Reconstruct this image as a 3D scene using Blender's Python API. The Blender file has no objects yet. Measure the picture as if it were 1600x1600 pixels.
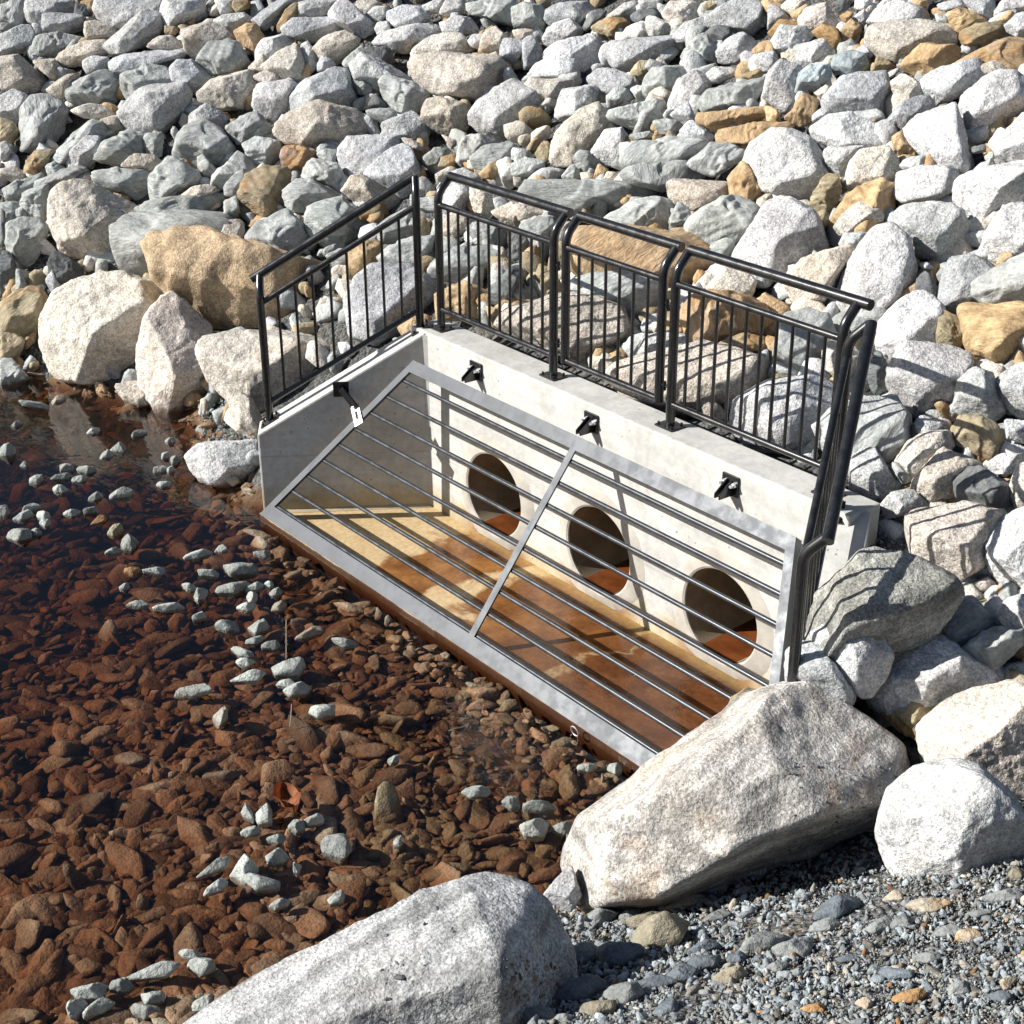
import bpy, bmesh, math, random
import numpy as np
from mathutils import Vector, Matrix
R = math.radians
rng = np.random.default_rng(11)
random.seed(5)
sc = bpy.context.scene
# ------------------------------------------------------------------ camera
FPX, PIT, YAW, ROL = 2403.7, 0.44912, -0.90094, -0.00603      # focal length in photo pixels (1600 wide)
CAM = np.array([7.6087, -5.3386, 4.4223])
cp, sp = math.cos(PIT), math.sin(PIT)
FW = np.array([math.sin(YAW)*cp, math.cos(YAW)*cp, -sp])
r0 = np.array([math.cos(YAW), -math.sin(YAW), 0.0]); u0 = np.cross(r0, FW)
RT = r0*math.cos(ROL) + u0*math.sin(ROL); UP = -r0*math.sin(ROL) + u0*math.cos(ROL)
cd = bpy.data.cameras.new("camera"); cam = bpy.data.objects.new("camera", cd); sc.collection.objects.link(cam)
cd.sensor_width = 36; cd.sensor_fit = 'HORIZONTAL'; cd.lens = 36*FPX/1600; cd.clip_start = .05; cd.clip_end = 500
M = Matrix(((RT[0], UP[0], -FW[0], CAM[0]), (RT[1], UP[1], -FW[1], CAM[1]), (RT[2], UP[2], -FW[2], CAM[2]), (0, 0, 0, 1)))
cam.matrix_world = M
sc.camera = cam
# ------------------------------------------------------------------ light
SUN = np.array([.90, 1.28, -1.0]); SUN /= np.linalg.norm(SUN)       # direction the light travels
w = bpy.data.worlds.new("World"); sc.world = w; w.use_nodes = True
nt = w.node_tree; sky = nt.nodes.new("ShaderNodeTexSky"); sky.sky_type = 'NISHITA'; sky.sun_disc = False
sky.sun_elevation = math.asin(-SUN[2]); sky.sun_rotation = math.atan2(-SUN[0], -SUN[1])
bg = nt.nodes["Background"]; nt.links.new(sky.outputs[0], bg.inputs[0]); bg.inputs[1].default_value = 0.05
ld = bpy.data.lights.new("sun", 'SUN'); ld.energy = 5.0; ld.angle = R(.5); ld.color = (1, .965, .91)
lo = bpy.data.objects.new("sun", ld); sc.collection.objects.link(lo)
lo.rotation_euler = Vector(SUN).to_track_quat('-Z', 'Y').to_euler(); lo.location = (-6, -10, 12)
sc.view_settings.view_transform = 'Standard'; sc.view_settings.look = 'None'
sc.view_settings.exposure = 0.54; sc.view_settings.gamma = 1
sc.cycles.max_bounces = 6; sc.cycles.diffuse_bounces = 1; sc.cycles.transparent_max_bounces = 12; sc.cycles.use_adaptive_sampling = True
sc.cycles.use_denoising = True
# ------------------------------------------------------------------ helpers
def ray(px, py):
    d = FW + (px-800)/FPX*RT - (py-800)/FPX*UP
    return d
C = sc.collection
def tag(o, label=None, cat=None, group=None, kind=None):
    if label: o['label'] = label
    if cat: o['category'] = cat
    if group: o['group'] = group
    if kind: o['kind'] = kind
    return o
def empty(name, loc, label, cat, group=None):
    o = bpy.data.objects.new(name, None); C.objects.link(o); o.location = loc; o.empty_display_size = .1
    return tag(o, label, cat, group)
def npmesh(name, V, F, smooth=True):
    me = bpy.data.meshes.new(name); V = np.asarray(V, np.float32); F = np.asarray(F, np.int32); k = F.shape[1]
    me.vertices.add(len(V)); me.vertices.foreach_set('co', V.ravel())
    me.loops.add(F.size); me.loops.foreach_set('vertex_index', F.ravel())
    me.polygons.add(len(F)); me.polygons.foreach_set('loop_start', np.arange(len(F), dtype=np.int32)*k)
    me.polygons.foreach_set('loop_total', np.full(len(F), k, np.int32))
    me.update(calc_edges=True); me.validate()
    me.polygons.foreach_set('use_smooth', np.full(len(me.polygons), smooth))
    return me
def link(name, me, mat, parent=None, loc=None):
    o = bpy.data.objects.new(name, me); C.objects.link(o)
    if mat and not me.materials: me.materials.append(mat)
    if parent:
        o.parent = parent; o.matrix_parent_inverse = Matrix.Translation(parent.location).inverted()
    if loc is not None: o.location = loc
    return o
def bm_obj(name, bm, mat, parent=None, smooth=False, bevel=0):
    if bevel:
        bmesh.ops.bevel(bm, geom=[e for e in bm.edges], offset=bevel, segments=2, profile=.6, affect='EDGES')
    bmesh.ops.recalc_face_normals(bm, faces=bm.faces)
    me = bpy.data.meshes.new(name); bm.to_mesh(me); bm.free()
    if smooth:
        for p in me.polygons: p.use_smooth = True
        try: me.set_sharp_from_angle(angle=R(35))
        except Exception: pass
    return link(name, me, mat, parent)
def prism(bm, pts, vec):
    """extruded polygon: pts (3D, planar) swept by vec"""
    a = [bm.verts.new(Vector(p)) for p in pts]; b = [bm.verts.new(Vector(p)+Vector(vec)) for p in pts]
    n = len(pts); bm.faces.new(a[::-1]); bm.faces.new(b)
    for i in range(n): bm.faces.new((a[i], a[(i+1) % n], b[(i+1) % n], b[i]))
def obox(bm, c, ax, ay, az):
    c, ax, ay, az = map(Vector, (c, ax, ay, az))
    prism(bm, [c-ax-ay-az, c+ax-ay-az, c+ax+ay-az, c-ax+ay-az], az*2)
def tube(bm, path, r, seg=14, bend=0, cap=True):
    P = [Vector(p) for p in path]
    if bend and len(P) > 2:
        Q = [P[0]]
        for i in range(1, len(P)-1):
            a = P[i]+(P[i-1]-P[i]).normalized()*bend; b = P[i]+(P[i+1]-P[i]).normalized()*bend
            for k in range(7):
                t = k/6; Q.append(a*(1-t)**2+P[i]*2*t*(1-t)+b*t*t)
        Q.append(P[-1]); P = Q
    t0 = (P[1]-P[0]).normalized(); n = t0.orthogonal().normalized(); rings = []
    for i, p in enumerate(P):
        t = (P[min(i+1, len(P)-1)]-P[max(i-1, 0)]).normalized()
        n = (n-t*n.dot(t)).normalized(); b = t.cross(n)
        rings.append([bm.verts.new(p+(n*math.cos(2*math.pi*k/seg)+b*math.sin(2*math.pi*k/seg))*r) for k in range(seg)])
    for A, B in zip(rings, rings[1:]):
        for k in range(seg): bm.faces.new((A[k], A[(k+1) % seg], B[(k+1) % seg], B[k]))
    if cap: bm.faces.new(rings[0][::-1]); bm.faces.new(rings[-1])
# numpy value noise
def vhash(ix, iy, iz, s):
    h = (ix*374761393 + iy*668265263 + iz*2147483647 + s*974634777) & 0xFFFFFFFF
    h = ((h ^ (h >> 13))*1274126177) & 0xFFFFFFFF
    h ^= h >> 16
    return (h & 0xFFFF)/32767.5-1
def vnoise(P, s=0):
    I = np.floor(P).astype(np.int64); f = P-I; f = f*f*(3-2*f); x, y, z = I.T; fx, fy, fz = f.T
    o = 0
    for dx in (0, 1):
        for dy in (0, 1):
            for dz in (0, 1):
                o = o + vhash(x+dx, y+dy, z+dz, s)*(fx if dx else 1-fx)*(fy if dy else 1-fy)*(fz if dz else 1-fz)
    return o
def fbm(P, oc=4, s=0):
    o = 0; a = 1
    for k in range(oc): o = o+a*vnoise(P*(2.03**k)+17.3*k, s+k); a *= .5
    return o
# ------------------------------------------------------------------ materials
class NT:
    def __init__(s, name):
        s.m = bpy.data.materials.new(name); s.m.use_nodes = True; s.t = s.m.node_tree; s.t.nodes.clear()
        s.out = s.t.nodes.new('ShaderNodeOutputMaterial')
    def __call__(s, typ, **kw):
        n = s.t.nodes.new('ShaderNode'+typ)
        for k, v in kw.items():
            if k.startswith('_'): setattr(n, k[1:], v); continue
            key = int(k[1:]) if k[0] == 'i' and k[1:].isdigit() else k.replace('__', ' ')
            inp = n.inputs[key]
            if hasattr(v, 'outputs'): s.t.links.new(v.outputs[0], inp)
            elif isinstance(v, bpy.types.NodeSocket): s.t.links.new(v, inp)
            else: inp.default_value = v
        return n
    def noise(s, vec, scale, detail=3, rough=.55, dist=0):
        return s('TexNoise', Vector=vec, Scale=scale, Detail=detail, Roughness=rough, Distortion=dist).outputs[0]
    def ramp(s, f, a, b, va=0, vb=1, smooth=True):
        n = s('MapRange', i0=f, i1=a, i2=b, i3=va, i4=vb); n.interpolation_type = 'SMOOTHSTEP' if smooth else 'LINEAR'; return n.outputs[0]
    def math(s, op, a, b=0.0, c=None):
        n = s('Math', _operation=op, i0=a, i1=b)
        if c is not None: n.inputs[2].default_value = c
        return n.outputs[0]
    def mix(s, f, a, b, mode='MIX'):
        n = s.t.nodes.new('ShaderNodeMix'); n.data_type = 'RGBA'; n.blend_type = mode
        for i, v in ((0, f), (6, a), (7, b)):
            if isinstance(v, bpy.types.NodeSocket): s.t.links.new(v, n.inputs[i])
            else: n.inputs[i].default_value = v if i == 0 else ((*v, 1) if len(v) == 3 else v)
        return n.outputs[2]
    def bump(s, h, strength, dist, prev=None):
        n = s('Bump', Height=h, Strength=strength, Distance=dist)
        if prev is not None: s.t.links.new(prev, n.inputs['Normal'])
        return n.outputs[0]
    def scale(s, vec, sc3, rot=(0, 0, 0)):
        n = s('Mapping', Vector=vec); n.inputs['Scale'].default_value = sc3; n.inputs['Rotation'].default_value = rot; return n.outputs[0]
    def fin(s, col, rough=.7, normal=None, **kw):
        b = s('BsdfPrincipled', Base__Color=col, Roughness=rough, **kw)
        if normal is not None: s.t.links.new(normal, b.inputs['Normal'])
        s.t.links.new(b.outputs[0], s.out.inputs['Surface']); return s.m
def val(x):
    return (x[0], x[1], x[2], 1)
def grey(N, v):
    return N('CombineColor', i0=v, i1=v, i2=v).outputs[0]
def rock_mat(name, kind, attr=False):
    N = NT(name); geo = N('NewGeometry'); pos = geo.outputs['Position']
    if attr:
        a = N('Attribute', _attribute_name='col'); base = a.outputs['Color']; stain = a.outputs['Alpha']
    else:
        a = N('ObjectInfo'); base = a.outputs['Color']; stain = a.outputs['Alpha']
    big = N.ramp(N.noise(pos, 3.2, 4), .25, .75, .80, 1.16)
    mid = N.ramp(N.noise(pos, 13, 4, .65), .3, .72, .82, 1.12)
    f = N.math('MULTIPLY', big, mid)
    if kind == 'granite':
        sp1 = N.ramp(N.noise(pos, 85, 3, .75), .36, .60, .60, 1.10)
        sp2 = N.ramp(N.noise(pos, 34, 4, .75), .40, .60, .78, 1.08)
        f = N.math('MULTIPLY', f, N.math('MULTIPLY', sp1, sp2))
    elif kind == 'plain':
        f = N.math('MULTIPLY', f, N.ramp(N.noise(pos, 70, 3, .7), .35, .65, .78, 1.1))
    elif kind == 'gneiss':
        # foliation follows the long axis of the boulder
        def dot(v): return N('VectorMath', _operation='DOT_PRODUCT', i0=pos, i1=v).outputs['Value']
        st = N('CombineXYZ', i0=N.math('MULTIPLY', dot((.12, .95, .28)), 1.0), i1=N.math('MULTIPLY', dot((.99, -.12, 0.0)), 4.0), i2=N.math('MULTIPLY', dot((-.03, -.28, .96)), 6.5)).outputs[0]
        bands = N.math('MULTIPLY', N.ramp(N.noise(st, 1.6, 5, .6, .35), .36, .62, .62, 1.10), N.ramp(N.noise(st, 5, 4, .6, .3), .36, .62, .80, 1.06))
        sp1 = N.ramp(N.noise(pos, 80, 3, .75), .38, .60, .55, 1.12)
        f = N.math('MULTIPLY', N.math('MULTIPLY', f, bands), sp1)
    else:
        if attr: rp_ = pos
        else: rp_ = N('VectorRotate', Vector=pos, Axis=(.7, .6, .39), Angle=N.math('MULTIPLY', a.outputs['Random'], 6.28)).outputs[0]
        st = N.scale(rp_, (2.0, 2.0, 9), (.6, .5, .2))
        bands = N.ramp(N.noise(st, 4.5, 5, .65, .6), .34, .66, .76, 1.12)
        fine = N.ramp(N.noise(pos, 60, 3, .6), .3, .7, .86, 1.10)
        f = N.math('MULTIPLY', N.math('MULTIPLY', f, bands), fine)
    col = N.mix(1.0, base, grey(N, f), 'MULTIPLY')
    # warm iron staining in patches, amount set per rock
    sn = N.ramp(N.math('ADD', N.noise(pos, 2.6, 4, .6, .6), N.math('MULTIPLY', stain, .34)), .62, .74)
    rust = N.mix(N.ramp(N.noise(pos, 9, 4), .35, .7), (.52, .33, .15), (.30, .155, .065))
    sm = N.math('MULTIPLY', sn, N.ramp(stain, .02, .5, .0, .85))
    col = N.mix(sm, col, N.mix(.6, rust, N.mix(1.0, rust, grey(N, f), 'MULTIPLY')))
    tint = N.ramp(N.noise(pos, 1.7, 3), .45, .75, 0, .30)
    col = N.mix(tint, col, N.mix(1.0, col, (1.0, .90, .76), 'MULTIPLY'))
    # earth stuck in hollows and dust
    dirt = N.ramp(N.noise(pos, 5.5, 5, .7), .60, .80, 0, .35)
    col = N.mix(dirt, col, N.mix(1.0, col, (.62, .56, .47), 'MULTIPLY'))
    z_ = N('SeparateXYZ', Vector=pos).outputs[2]
    wet = N.ramp(N.math('ADD', z_, N.math('MULTIPLY', N.noise(pos, 8, 3), .06)), .02, .05, .6, 0)
    if not attr and kind != 'plain': col = N.mix(wet, col, (.11, .075, .045, 1))
    if kind == 'slate':
        n = N.bump(N.noise(st, 6, 5, .65, .4), .55, .05)
        n = N.bump(N.noise(pos, 28, 4, .6), .45, .012, n)
    else:
        n = N.bump(N.noise(pos, 9, 4, .65), .5, .045)
        n = N.bump(N.noise(pos, 55, 3, .7), .8, .012, n)
    return N.fin(col, .82 if kind != 'slate' else .68, n, Specular__IOR__Level=.3)
MG, MN, MS = rock_mat('granite', 'granite'), rock_mat('banded_gneiss', 'gneiss'), rock_mat('slaty_rock', 'slate')
MSA = rock_mat('broken_stone', 'plain', True); MPO = rock_mat('pond_stone', 'plain')
def concrete(name='concrete', base=(.575, .568, .54), floor=False):
    N = NT(name); geo = N('NewGeometry'); pos = geo.outputs['Position']; xyz = N('SeparateXYZ', Vector=pos)
    X, Y, Z = xyz.outputs
    v = N.math('MULTIPLY', N.ramp(N.noise(pos, 2.6, 6, .65, .4), .35, .65, .86, 1.07), N.ramp(N.noise(pos, 21, 5, .7), .35, .65, .90, 1.06))
    lines = N.scale(pos, (.35, .35, 9)); v = N.math('MULTIPLY', v, N.ramp(N.noise(lines, 2, 3), .35, .65, .94, 1.03))
    pits = N('TexVoronoi', Vector=pos, Scale=23.0, Randomness=1.0).outputs['Distance']
    size = N.ramp(N.noise(pos, 11, 2), .42, .66, 0.0, .15)
    pit = N.math('LESS_THAN', pits, size)
    col = N.mix(1.0, val(base), grey(N, v), 'MULTIPLY')
    col = N.mix(N.math('MULTIPLY', pit, .75), col, (.2, .18, .15, 1))
    rough = .85; n = N.bump(N.noise(pos, 70, 3, .7), .35, .004)
    n = N.bump(pit, -.5, .006, n)
    nz = N.noise(pos, 5, 4, .6)
    if not floor:
        for zz in (.40, .985):
            ln_ = N.math('ABSOLUTE', N.math('SUBTRACT', N.math('ADD', Z, N.math('MULTIPLY', nz, .006)), zz+.003)); lm = N.ramp(ln_, .0015, .006, .35, 0)
            col = N.mix(N.math('MULTIPLY', lm, N.ramp(N.noise(pos, 6, 2), .35, .6)), col, (.25, .23, .2, 1))
        # ochre water line low on the walls, rustier below each pipe
        dx = None
        for k in range(3):
            q = N.math('ABSOLUTE', N.math('SUBTRACT', X, .70+.985*k)); q = N.ramp(q, .16, .42, 1, 0)
            dx = q if dx is None else N.math('MAXIMUM', dx, q)
        hgt = N.math('ADD', N.math('SUBTRACT', .16, Z), N.math('MULTIPLY', N.math('SUBTRACT', nz, .5), .35))
        low = N.ramp(hgt, -.06, .12)
        col = N.mix(N.math('MULTIPLY', low, .75), col, N.mix(1.0, col, (.88, .70, .40), 'MULTIPLY'))
        rust = N.math('MULTIPLY', N.ramp(hgt, .03, .16), dx)
        col = N.mix(N.math('MULTIPLY', rust, .85), col, (.23, .085, .025, 1))
    else:
        fx = N.math('ADD', X, N.math('MULTIPLY', N.math('SUBTRACT', N.noise(N.scale(pos, (1.0, .8, 1)), 2.3, 6, .62, .5), .5), 1.15))
        fx = N.math('ADD', fx, N.math('MULTIPLY', Y, -.05))
        tot = None
        for k, hw in enumerate((.28, .42, .52)):
            q = N.math('ABSOLUTE', N.math('SUBTRACT', fx, .76+.985*k)); q = N.ramp(q, hw-.04, hw+.10, 1, 0)
            tot = q if tot is None else N.math('MAXIMUM', tot, q)
        tot = N.math('MAXIMUM', tot, N.ramp(fx, 3.1, 3.5))
        sand = N.mix(N.ramp(nz, .3, .7), (.56, .40, .215), (.62, .47, .27))
        or_ = N.mix(N.ramp(N.noise(pos, 4, 5, .6, .5), .35, .7), (.36, .165, .05), (.17, .065, .022))
        deep = N.mix(N.ramp(fx, .7, 2.6), or_, N.mix(N.ramp(N.noise(pos, 6, 4), .3, .7), (.085, .030, .013), (.16, .062, .022)))
        edge = N.ramp(Y, -.12, 0.02, 0, .55)
        col = N.mix(tot, sand, deep)
        col = N.mix(edge, col, (.50, .34, .12, 1))
        col = N.mix(N.ramp(N.math('ADD', Z, N.math('MULTIPLY', nz, .03)), -.004, -.02 + .03), (.07, .034, .018, 1), col)
        col = N.mix(1.0, col, grey(N, N.ramp(N.noise(pos, 30, 4, .6), .3, .7, .85, 1.1)), 'MULTIPLY')
        rough = N.mix(tot, (.5, .5, .5), (.16, .16, .16))
        n = N.bump(N.noise(pos, 45, 3, .6), .25, .004)
        n = N.bump(N.noise(pos, 9, 4, .6), .25, .02, n)
    return N.fin(col, rough, n, Specular__IOR__Level=.35)
MC, MF = concrete(), concrete('stained_concrete_floor', floor=True)
def simple(name, base, rough, metal=0., spec=.5, var=.12, sc_=9, b=.15, coat=0.):
    N = NT(name); pos = N('NewGeometry').outputs['Position']
    v = N.ramp(N.noise(pos, sc_, 4, .6), .3, .7, 1-var, 1+var)
    col = N.mix(1.0, val(base), grey(N, v), 'MULTIPLY')
    n = N.bump(N.noise(pos, 120, 2), b, .0015)
    r = N.ramp(N.noise(pos, sc_*2, 3), .3, .7, rough-.07, rough+.09)
    return N.fin(col, r, n, Metallic=metal, Specular__IOR__Level=spec, Coat__Weight=coat, Coat__Roughness=.08)
MBLK = simple('black_gloss_paint', (.012, .0125, .014), .27, spec=.55, var=.25, coat=.3)
MGALV = simple('galvanised_steel', (.062, .069, .079), .45, metal=.2, var=.2, sc_=7, spec=.4)
MGALVD = simple('galvanised_bar', (.06, .066, .075), .33, metal=.4, var=.2)
MBRIGHT = simple('bright_zinc_plate', (.72, .74, .76), .38, metal=.8, var=.08)
MMORT = simple('trowelled_mortar', (.47, .44, .39), .88, var=.16, sc_=6, b=.9, spec=.2)
MPIPE = simple('pipe_lining', (.28, .22, .15), .8, var=.3, sc_=4, b=.8, spec=.2)
MRUSTW = simple('rusty_flow', (.15, .045, .014), .08, var=.35, sc_=6, spec=.5)
MLEAF = simple('dead_leaf', (.36, .13, .05), .6, var=.4, sc_=20)
MSTALK = simple('dry_stalk', (.55, .47, .36), .8, var=.2)
def ground_mat():
    N = NT('gravelly_earth'); pos = N('NewGeometry').outputs['Position']
    v = N('TexVoronoi', Vector=pos, Scale=38.0); cc = v.outputs['Color']
    g = N.ramp(N('SeparateColor', Color=cc).outputs[0], 0, 1, .45, 1.25)
    col = N.mix(1.0, N.mix(N.ramp(N.noise(pos, 3, 4), .4, .65), (.12, .125, .125), (.15, .135, .115)), grey(N, g), 'MULTIPLY')
    n = N.bump(N.math('MULTIPLY', v.outputs['Distance'], -1.0), .9, .03); n = N.bump(N.noise(pos, 14, 4), .6, .05, n)
    return N.fin(col, .9, n, Specular__IOR__Level=.2)
def bed_mat():
    N = NT('silty_bed'); pos = N('NewGeometry').outputs['Position']
    col = N.mix(N.ramp(N.noise(pos, 2.5, 5, .6), .35, .65), (.10, .055, .028), (.16, .09, .045))
    n = N.bump(N.noise(pos, 40, 4), .6, .02)
    return N.fin(col, .9, n)
def water_mat():
    N = NT('pond_water'); pos = N('NewGeometry').outputs['Position']
    h = N.noise(N.scale(pos, (1, 1.6, 1)), 5.5, 3, .55, .4)
    n = N.bump(h, .16, .02)
    n = N.bump(N.noise(pos, 26, 2), .06, .006, n)
    fr = N('Fresnel', IOR=1.33); N.t.links.new(n, fr.inputs['Normal'])
    gl = N('BsdfGlossy', Color=(1, 1, 1, 1), Roughness=.015); N.t.links.new(n, gl.inputs['Normal'])
    tr = N('BsdfTransparent', Color=(1, 1, 1, 1))
    mx = N.t.nodes.new('ShaderNodeMixShader')
    ff = N.math('MULTIPLY', fr.outputs[0], N.math('SUBTRACT', 1.0, N('NewGeometry').outputs['Backfacing'])); N.t.links.new(ff, mx.inputs[0]); N.t.links.new(tr.outputs[0], mx.inputs[1]); N.t.links.new(gl.outputs[0], mx.inputs[2])
    N.t.links.new(mx.outputs[0], N.out.inputs['Surface'])
    ab = N('VolumeAbsorption', Color=(.62, .42, .26, 1), Density=8.5)
    N.t.links.new(ab.outputs[0], N.out.inputs['Volume'])
    return N.m
MGROUND, MBED, MWATER = ground_mat(), bed_mat(), water_mat()
WZ = -.028
# ------------------------------------------------------------------ terrain
L_, A_, W_, HW, HF, TH = 3.28, .589, 1.11, 1.22, .556, .235
SA, CA = math.sin(A_), math.cos(A_)
def lerp(x, xs, ys): return np.interp(x, xs, ys)
def smax(a, b, k=.18):
    h = np.clip(.5+.5*(a-b)/k, 0, 1); return b*(1-h)+a*h+k*h*(1-h)
def S(x, y):
    """height of the middle of the top layer of rock"""
    yt = lerp(x, [-40, -12, -4.3, -2.7, -1.6, -.8, 0, 3.4, 12], [-13, -5.5, -1.35, -.55, -.85, -1.1, -1.35, -1.35, -1.0])
    d = y-yt
    a = np.where(d < 1.2, .75*d, .9+.56*(d-1.2))
    a = np.minimum(a, 7.0)
    a = a-2.2*np.clip(-.93-y, 0, .35)*np.clip((x+1.0)/.3, 0, 1)*np.clip((4.2-x)/.4, 0, 1)
    b = .5*(x-lerp(y, [-9, -4, -1.8, -1, 3], [2.3, 2.75, 3.45, 3.5, 4.2]))
    b = np.minimum(b, 2.9)
    return smax(a, b)
def bed(x, y):
    d = np.hypot(x-2.6, y+1.6)
    b_ = -.135-.022*np.clip(d-.5, 0, 6)
    return b_+(-.058-b_)*np.clip(1-(-.95-y)/.30, 0, 1)*np.clip((x+1.0)/.3, 0, 1)*(y < -.9)
def basin(x, y):
    """True inside the headwall footprint"""
    xl = np.where(y < 0, y*SA/CA, 0)-TH-.02; xr = L_-np.where(y < 0, y*SA/CA, 0)+TH+.02
    return (x > xl) & (x < xr) & (y > -1.02) & (y < TH+.0)
def ground(x, y):
    sb = S(x, y)-.17; g = smax(sb, bed(x, y)+0*x, .1)
    n = (.008+.025*(sb > -.05))*fbm(np.stack([x*2.5, y*2.5, 0*x], -1).reshape(-1, 3), 3, 5).reshape(np.shape(x))
    g = g+n
    return np.where(basin(x, y), np.minimum(g, -.32), g)
def hit(px, py, fn=None):
    """where the sight line through a photo pixel meets the rock surface"""
    d = ray(px, py); t = np.linspace(2.2, 45, 4300); P = CAM+d*t[:, None]
    s = np.maximum(S(P[:, 0], P[:, 1]), WZ-.03) if fn is None else fn(P[:, 0], P[:, 1])
    k = np.argmax(P[:, 2] < s)
    return P[k]
gx = np.unique(np.concatenate([np.linspace(-70, -12, 60), np.arange(-12, 9, .07), np.linspace(9, 40, 40)]))
gy = np.unique(np.concatenate([np.linspace(-40, -8, 40), np.arange(-8, 9, .07), np.linspace(9, 70, 90)]))
GX, GY = np.meshgrid(gx, gy); GZ = ground(GX, GY)
nx, ny = len(gx), len(gy); idx = np.arange(nx*ny).reshape(ny, nx)
F = np.stack([idx[:-1, :-1], idx[:-1, 1:], idx[1:, 1:], idx[1:, :-1]], -1).reshape(-1, 4)
VG = np.stack([GX, GY, GZ], -1).reshape(-1, 3); cc = VG[F].mean(1); zr = np.ptp(VG[F][:, :, 2], axis=1)
F = F[~((zr > .5) & (cc[:, 0] > .2) & (cc[:, 0] < 3.15) & (cc[:, 1] > .1) & (cc[:, 1] < .5))]
me = npmesh('ground', VG, F)
me.materials.append(MGROUND); me.materials.append(MBED)
cz = GZ.reshape(-1)[F].mean(1); me.polygons.foreach_set('material_index', (cz < WZ+.03).astype(np.int32))
g = link('ground', me, None); tag(g, kind='structure')
bm = bmesh.new(); prism(bm, [(-30, -16, -1.4), (6.5, -16, -1.4), (6.5, 2, -1.4), (-30, 2, -1.4)], (0, 0, 1.4+WZ))
o = bm_obj('pond_water', bm, MWATER); tag(o, kind='structure')
# ------------------------------------------------------------------ concrete headwall
PX = [.70, 1.685, 2.67]; PR = .27; PZ = .335
root = empty('concrete_headwall', (L_/2, 0, 0), 'pale concrete drain headwall with splayed side walls and three round openings', 'headwall')
bm = bmesh.new(); obox(bm, (L_/2, TH/2, (HW-.5)/2+0), (L_/2+.17, 0, 0), (0, TH/2, 0), (0, 0, (HW+.5)/2))
wall = bm_obj('back_wall', bm, MC, root, bevel=.012)
cuts = []
for x in PX:
    bm = bmesh.new(); tube(bm, [(x, -.5, PZ), (x, .8, PZ)], PR, 64); cuts.append(bm_obj('cut', bm, None))
for c in cuts:
    md = wall.modifiers.new('b', 'BOOLEAN'); md.object = c; md.operation = 'DIFFERENCE'; md.solver = 'EXACT'
dg = bpy.context.evaluated_depsgraph_get(); me = bpy.data.meshes.new_from_object(wall.evaluated_get(dg))
wall.modifiers.clear(); wall.data = me
if not me.materials: me.materials.append(MC)
for c in cuts: bpy.data.objects.remove(c)
for s in (0, 1):
    q = lambda k, o_: ((-W_*SA*k-CA*o_) if s == 0 else (L_+W_*SA*k+CA*o_), -W_*CA*k+SA*o_)
    bm = bmesh.new(); e = 0.004
    a0, a1 = q(0, 0), q(1, 0)
    # inner face polygon swept outwards
    pts = [(*a0, -.4), (*a1, -.4), (*a1, HF), (*a0, HW-.003)]
    vec = (-CA*TH if s == 0 else CA*TH, SA*TH, 0)
    prism(bm, pts, vec)
    bm_obj('wing_wall', bm, MC, root, bevel=.012)
for s in (0, 1):
    sg = 1 if s == 0 else -1; x0 = 0 if s == 0 else L_
    bm = bmesh.new(); prism(bm, [(x0-sg*.004, .004, .0), (x0+sg*.024, .004, .0), (x0-sg*.018, -.022, .0)], (0, 0, HW-.02)); bm_obj('corner_fillet', bm, MC, root)
    bm = bmesh.new(); d_ = (-sg*W_*SA*.98, -W_*CA*.98, 0)
    prism(bm, [(x0-sg*.004, -.0, .002), (x0+sg*.022, -.014*sg*sg, .002), (x0-sg*.004, -.0, .022)], d_); bm_obj('base_fillet', bm, MC, root)
bm = bmesh.new(); ye = -.945; xe = -ye*SA/CA
prism(bm, [(-.05, .05, -.22), (L_+.05, .05, -.22), (L_+xe, ye, -.22), (-xe, ye, -.22)], (0, 0, .22))
bm_obj('floor_slab', bm, MF, root)
for x in PX:
    bm = bmesh.new(); seg = 64; yo = 2.2
    rings = []
    for r_, y in ((PR-.004, 0.004), (PR-.004, yo)):
        rings.append([bm.verts.new((x+r_*math.cos(2*math.pi*k/seg), y, PZ+r_*math.sin(2*math.pi*k/seg))) for k in range(seg)])
    for k in range(seg): bm.faces.new((rings[0][k], rings[1][k], rings[1][(k+1) % seg], rings[0][(k+1) % seg]))
    bm.faces.new(rings[1])
    pp = bm_obj('drain_pipe', bm, MPIPE, root, smooth=True)
    bm = bmesh.new(); rings = []
    for r_, y in ((PR, .02), (PR, -.010), (PR+.012, -.017), (PR+.045, -.014), (PR+.10, -.004), (PR+.115, .004)):
        row = []
        for k in range(seg):
            a = 2*math.pi*k/seg; w_ = 1+.10*math.sin(3*a+x)*(r_ > PR+.02)*(r_-PR)/.1+.05*math.sin(7*a+x*2)*(r_ > PR+.05)
            rr = PR+(r_-PR)*w_ if r_ > PR else r_
            row.append(bm.verts.new((x+rr*math.cos(a), y, max(PZ+rr*math.sin(a), .004))))
        rings.append(row)
    for A, B in zip(rings, rings[1:]):
        for k in range(seg): bm.faces.new((A[k], A[(k+1) % seg], B[(k+1) % seg], B[k]))
    bm_obj('mortar_ring', bm, MMORT, pp, smooth=True)
    # thin rusty flow standing in the pipe
    bm = bmesh.new(); zt = PZ-PR+.055; hw = math.sqrt(PR**2-(PR-.055)**2)-.004
    vs = [bm.verts.new(v) for v in ((x-hw, .0, zt-.02), (x+hw, .0, zt-.02), (x+hw, yo-.05, zt+.02), (x-hw, yo-.05, zt+.02))]; bm.faces.new(vs)
    bm_obj('pipe_flow', bm, MRUSTW, pp)
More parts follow.
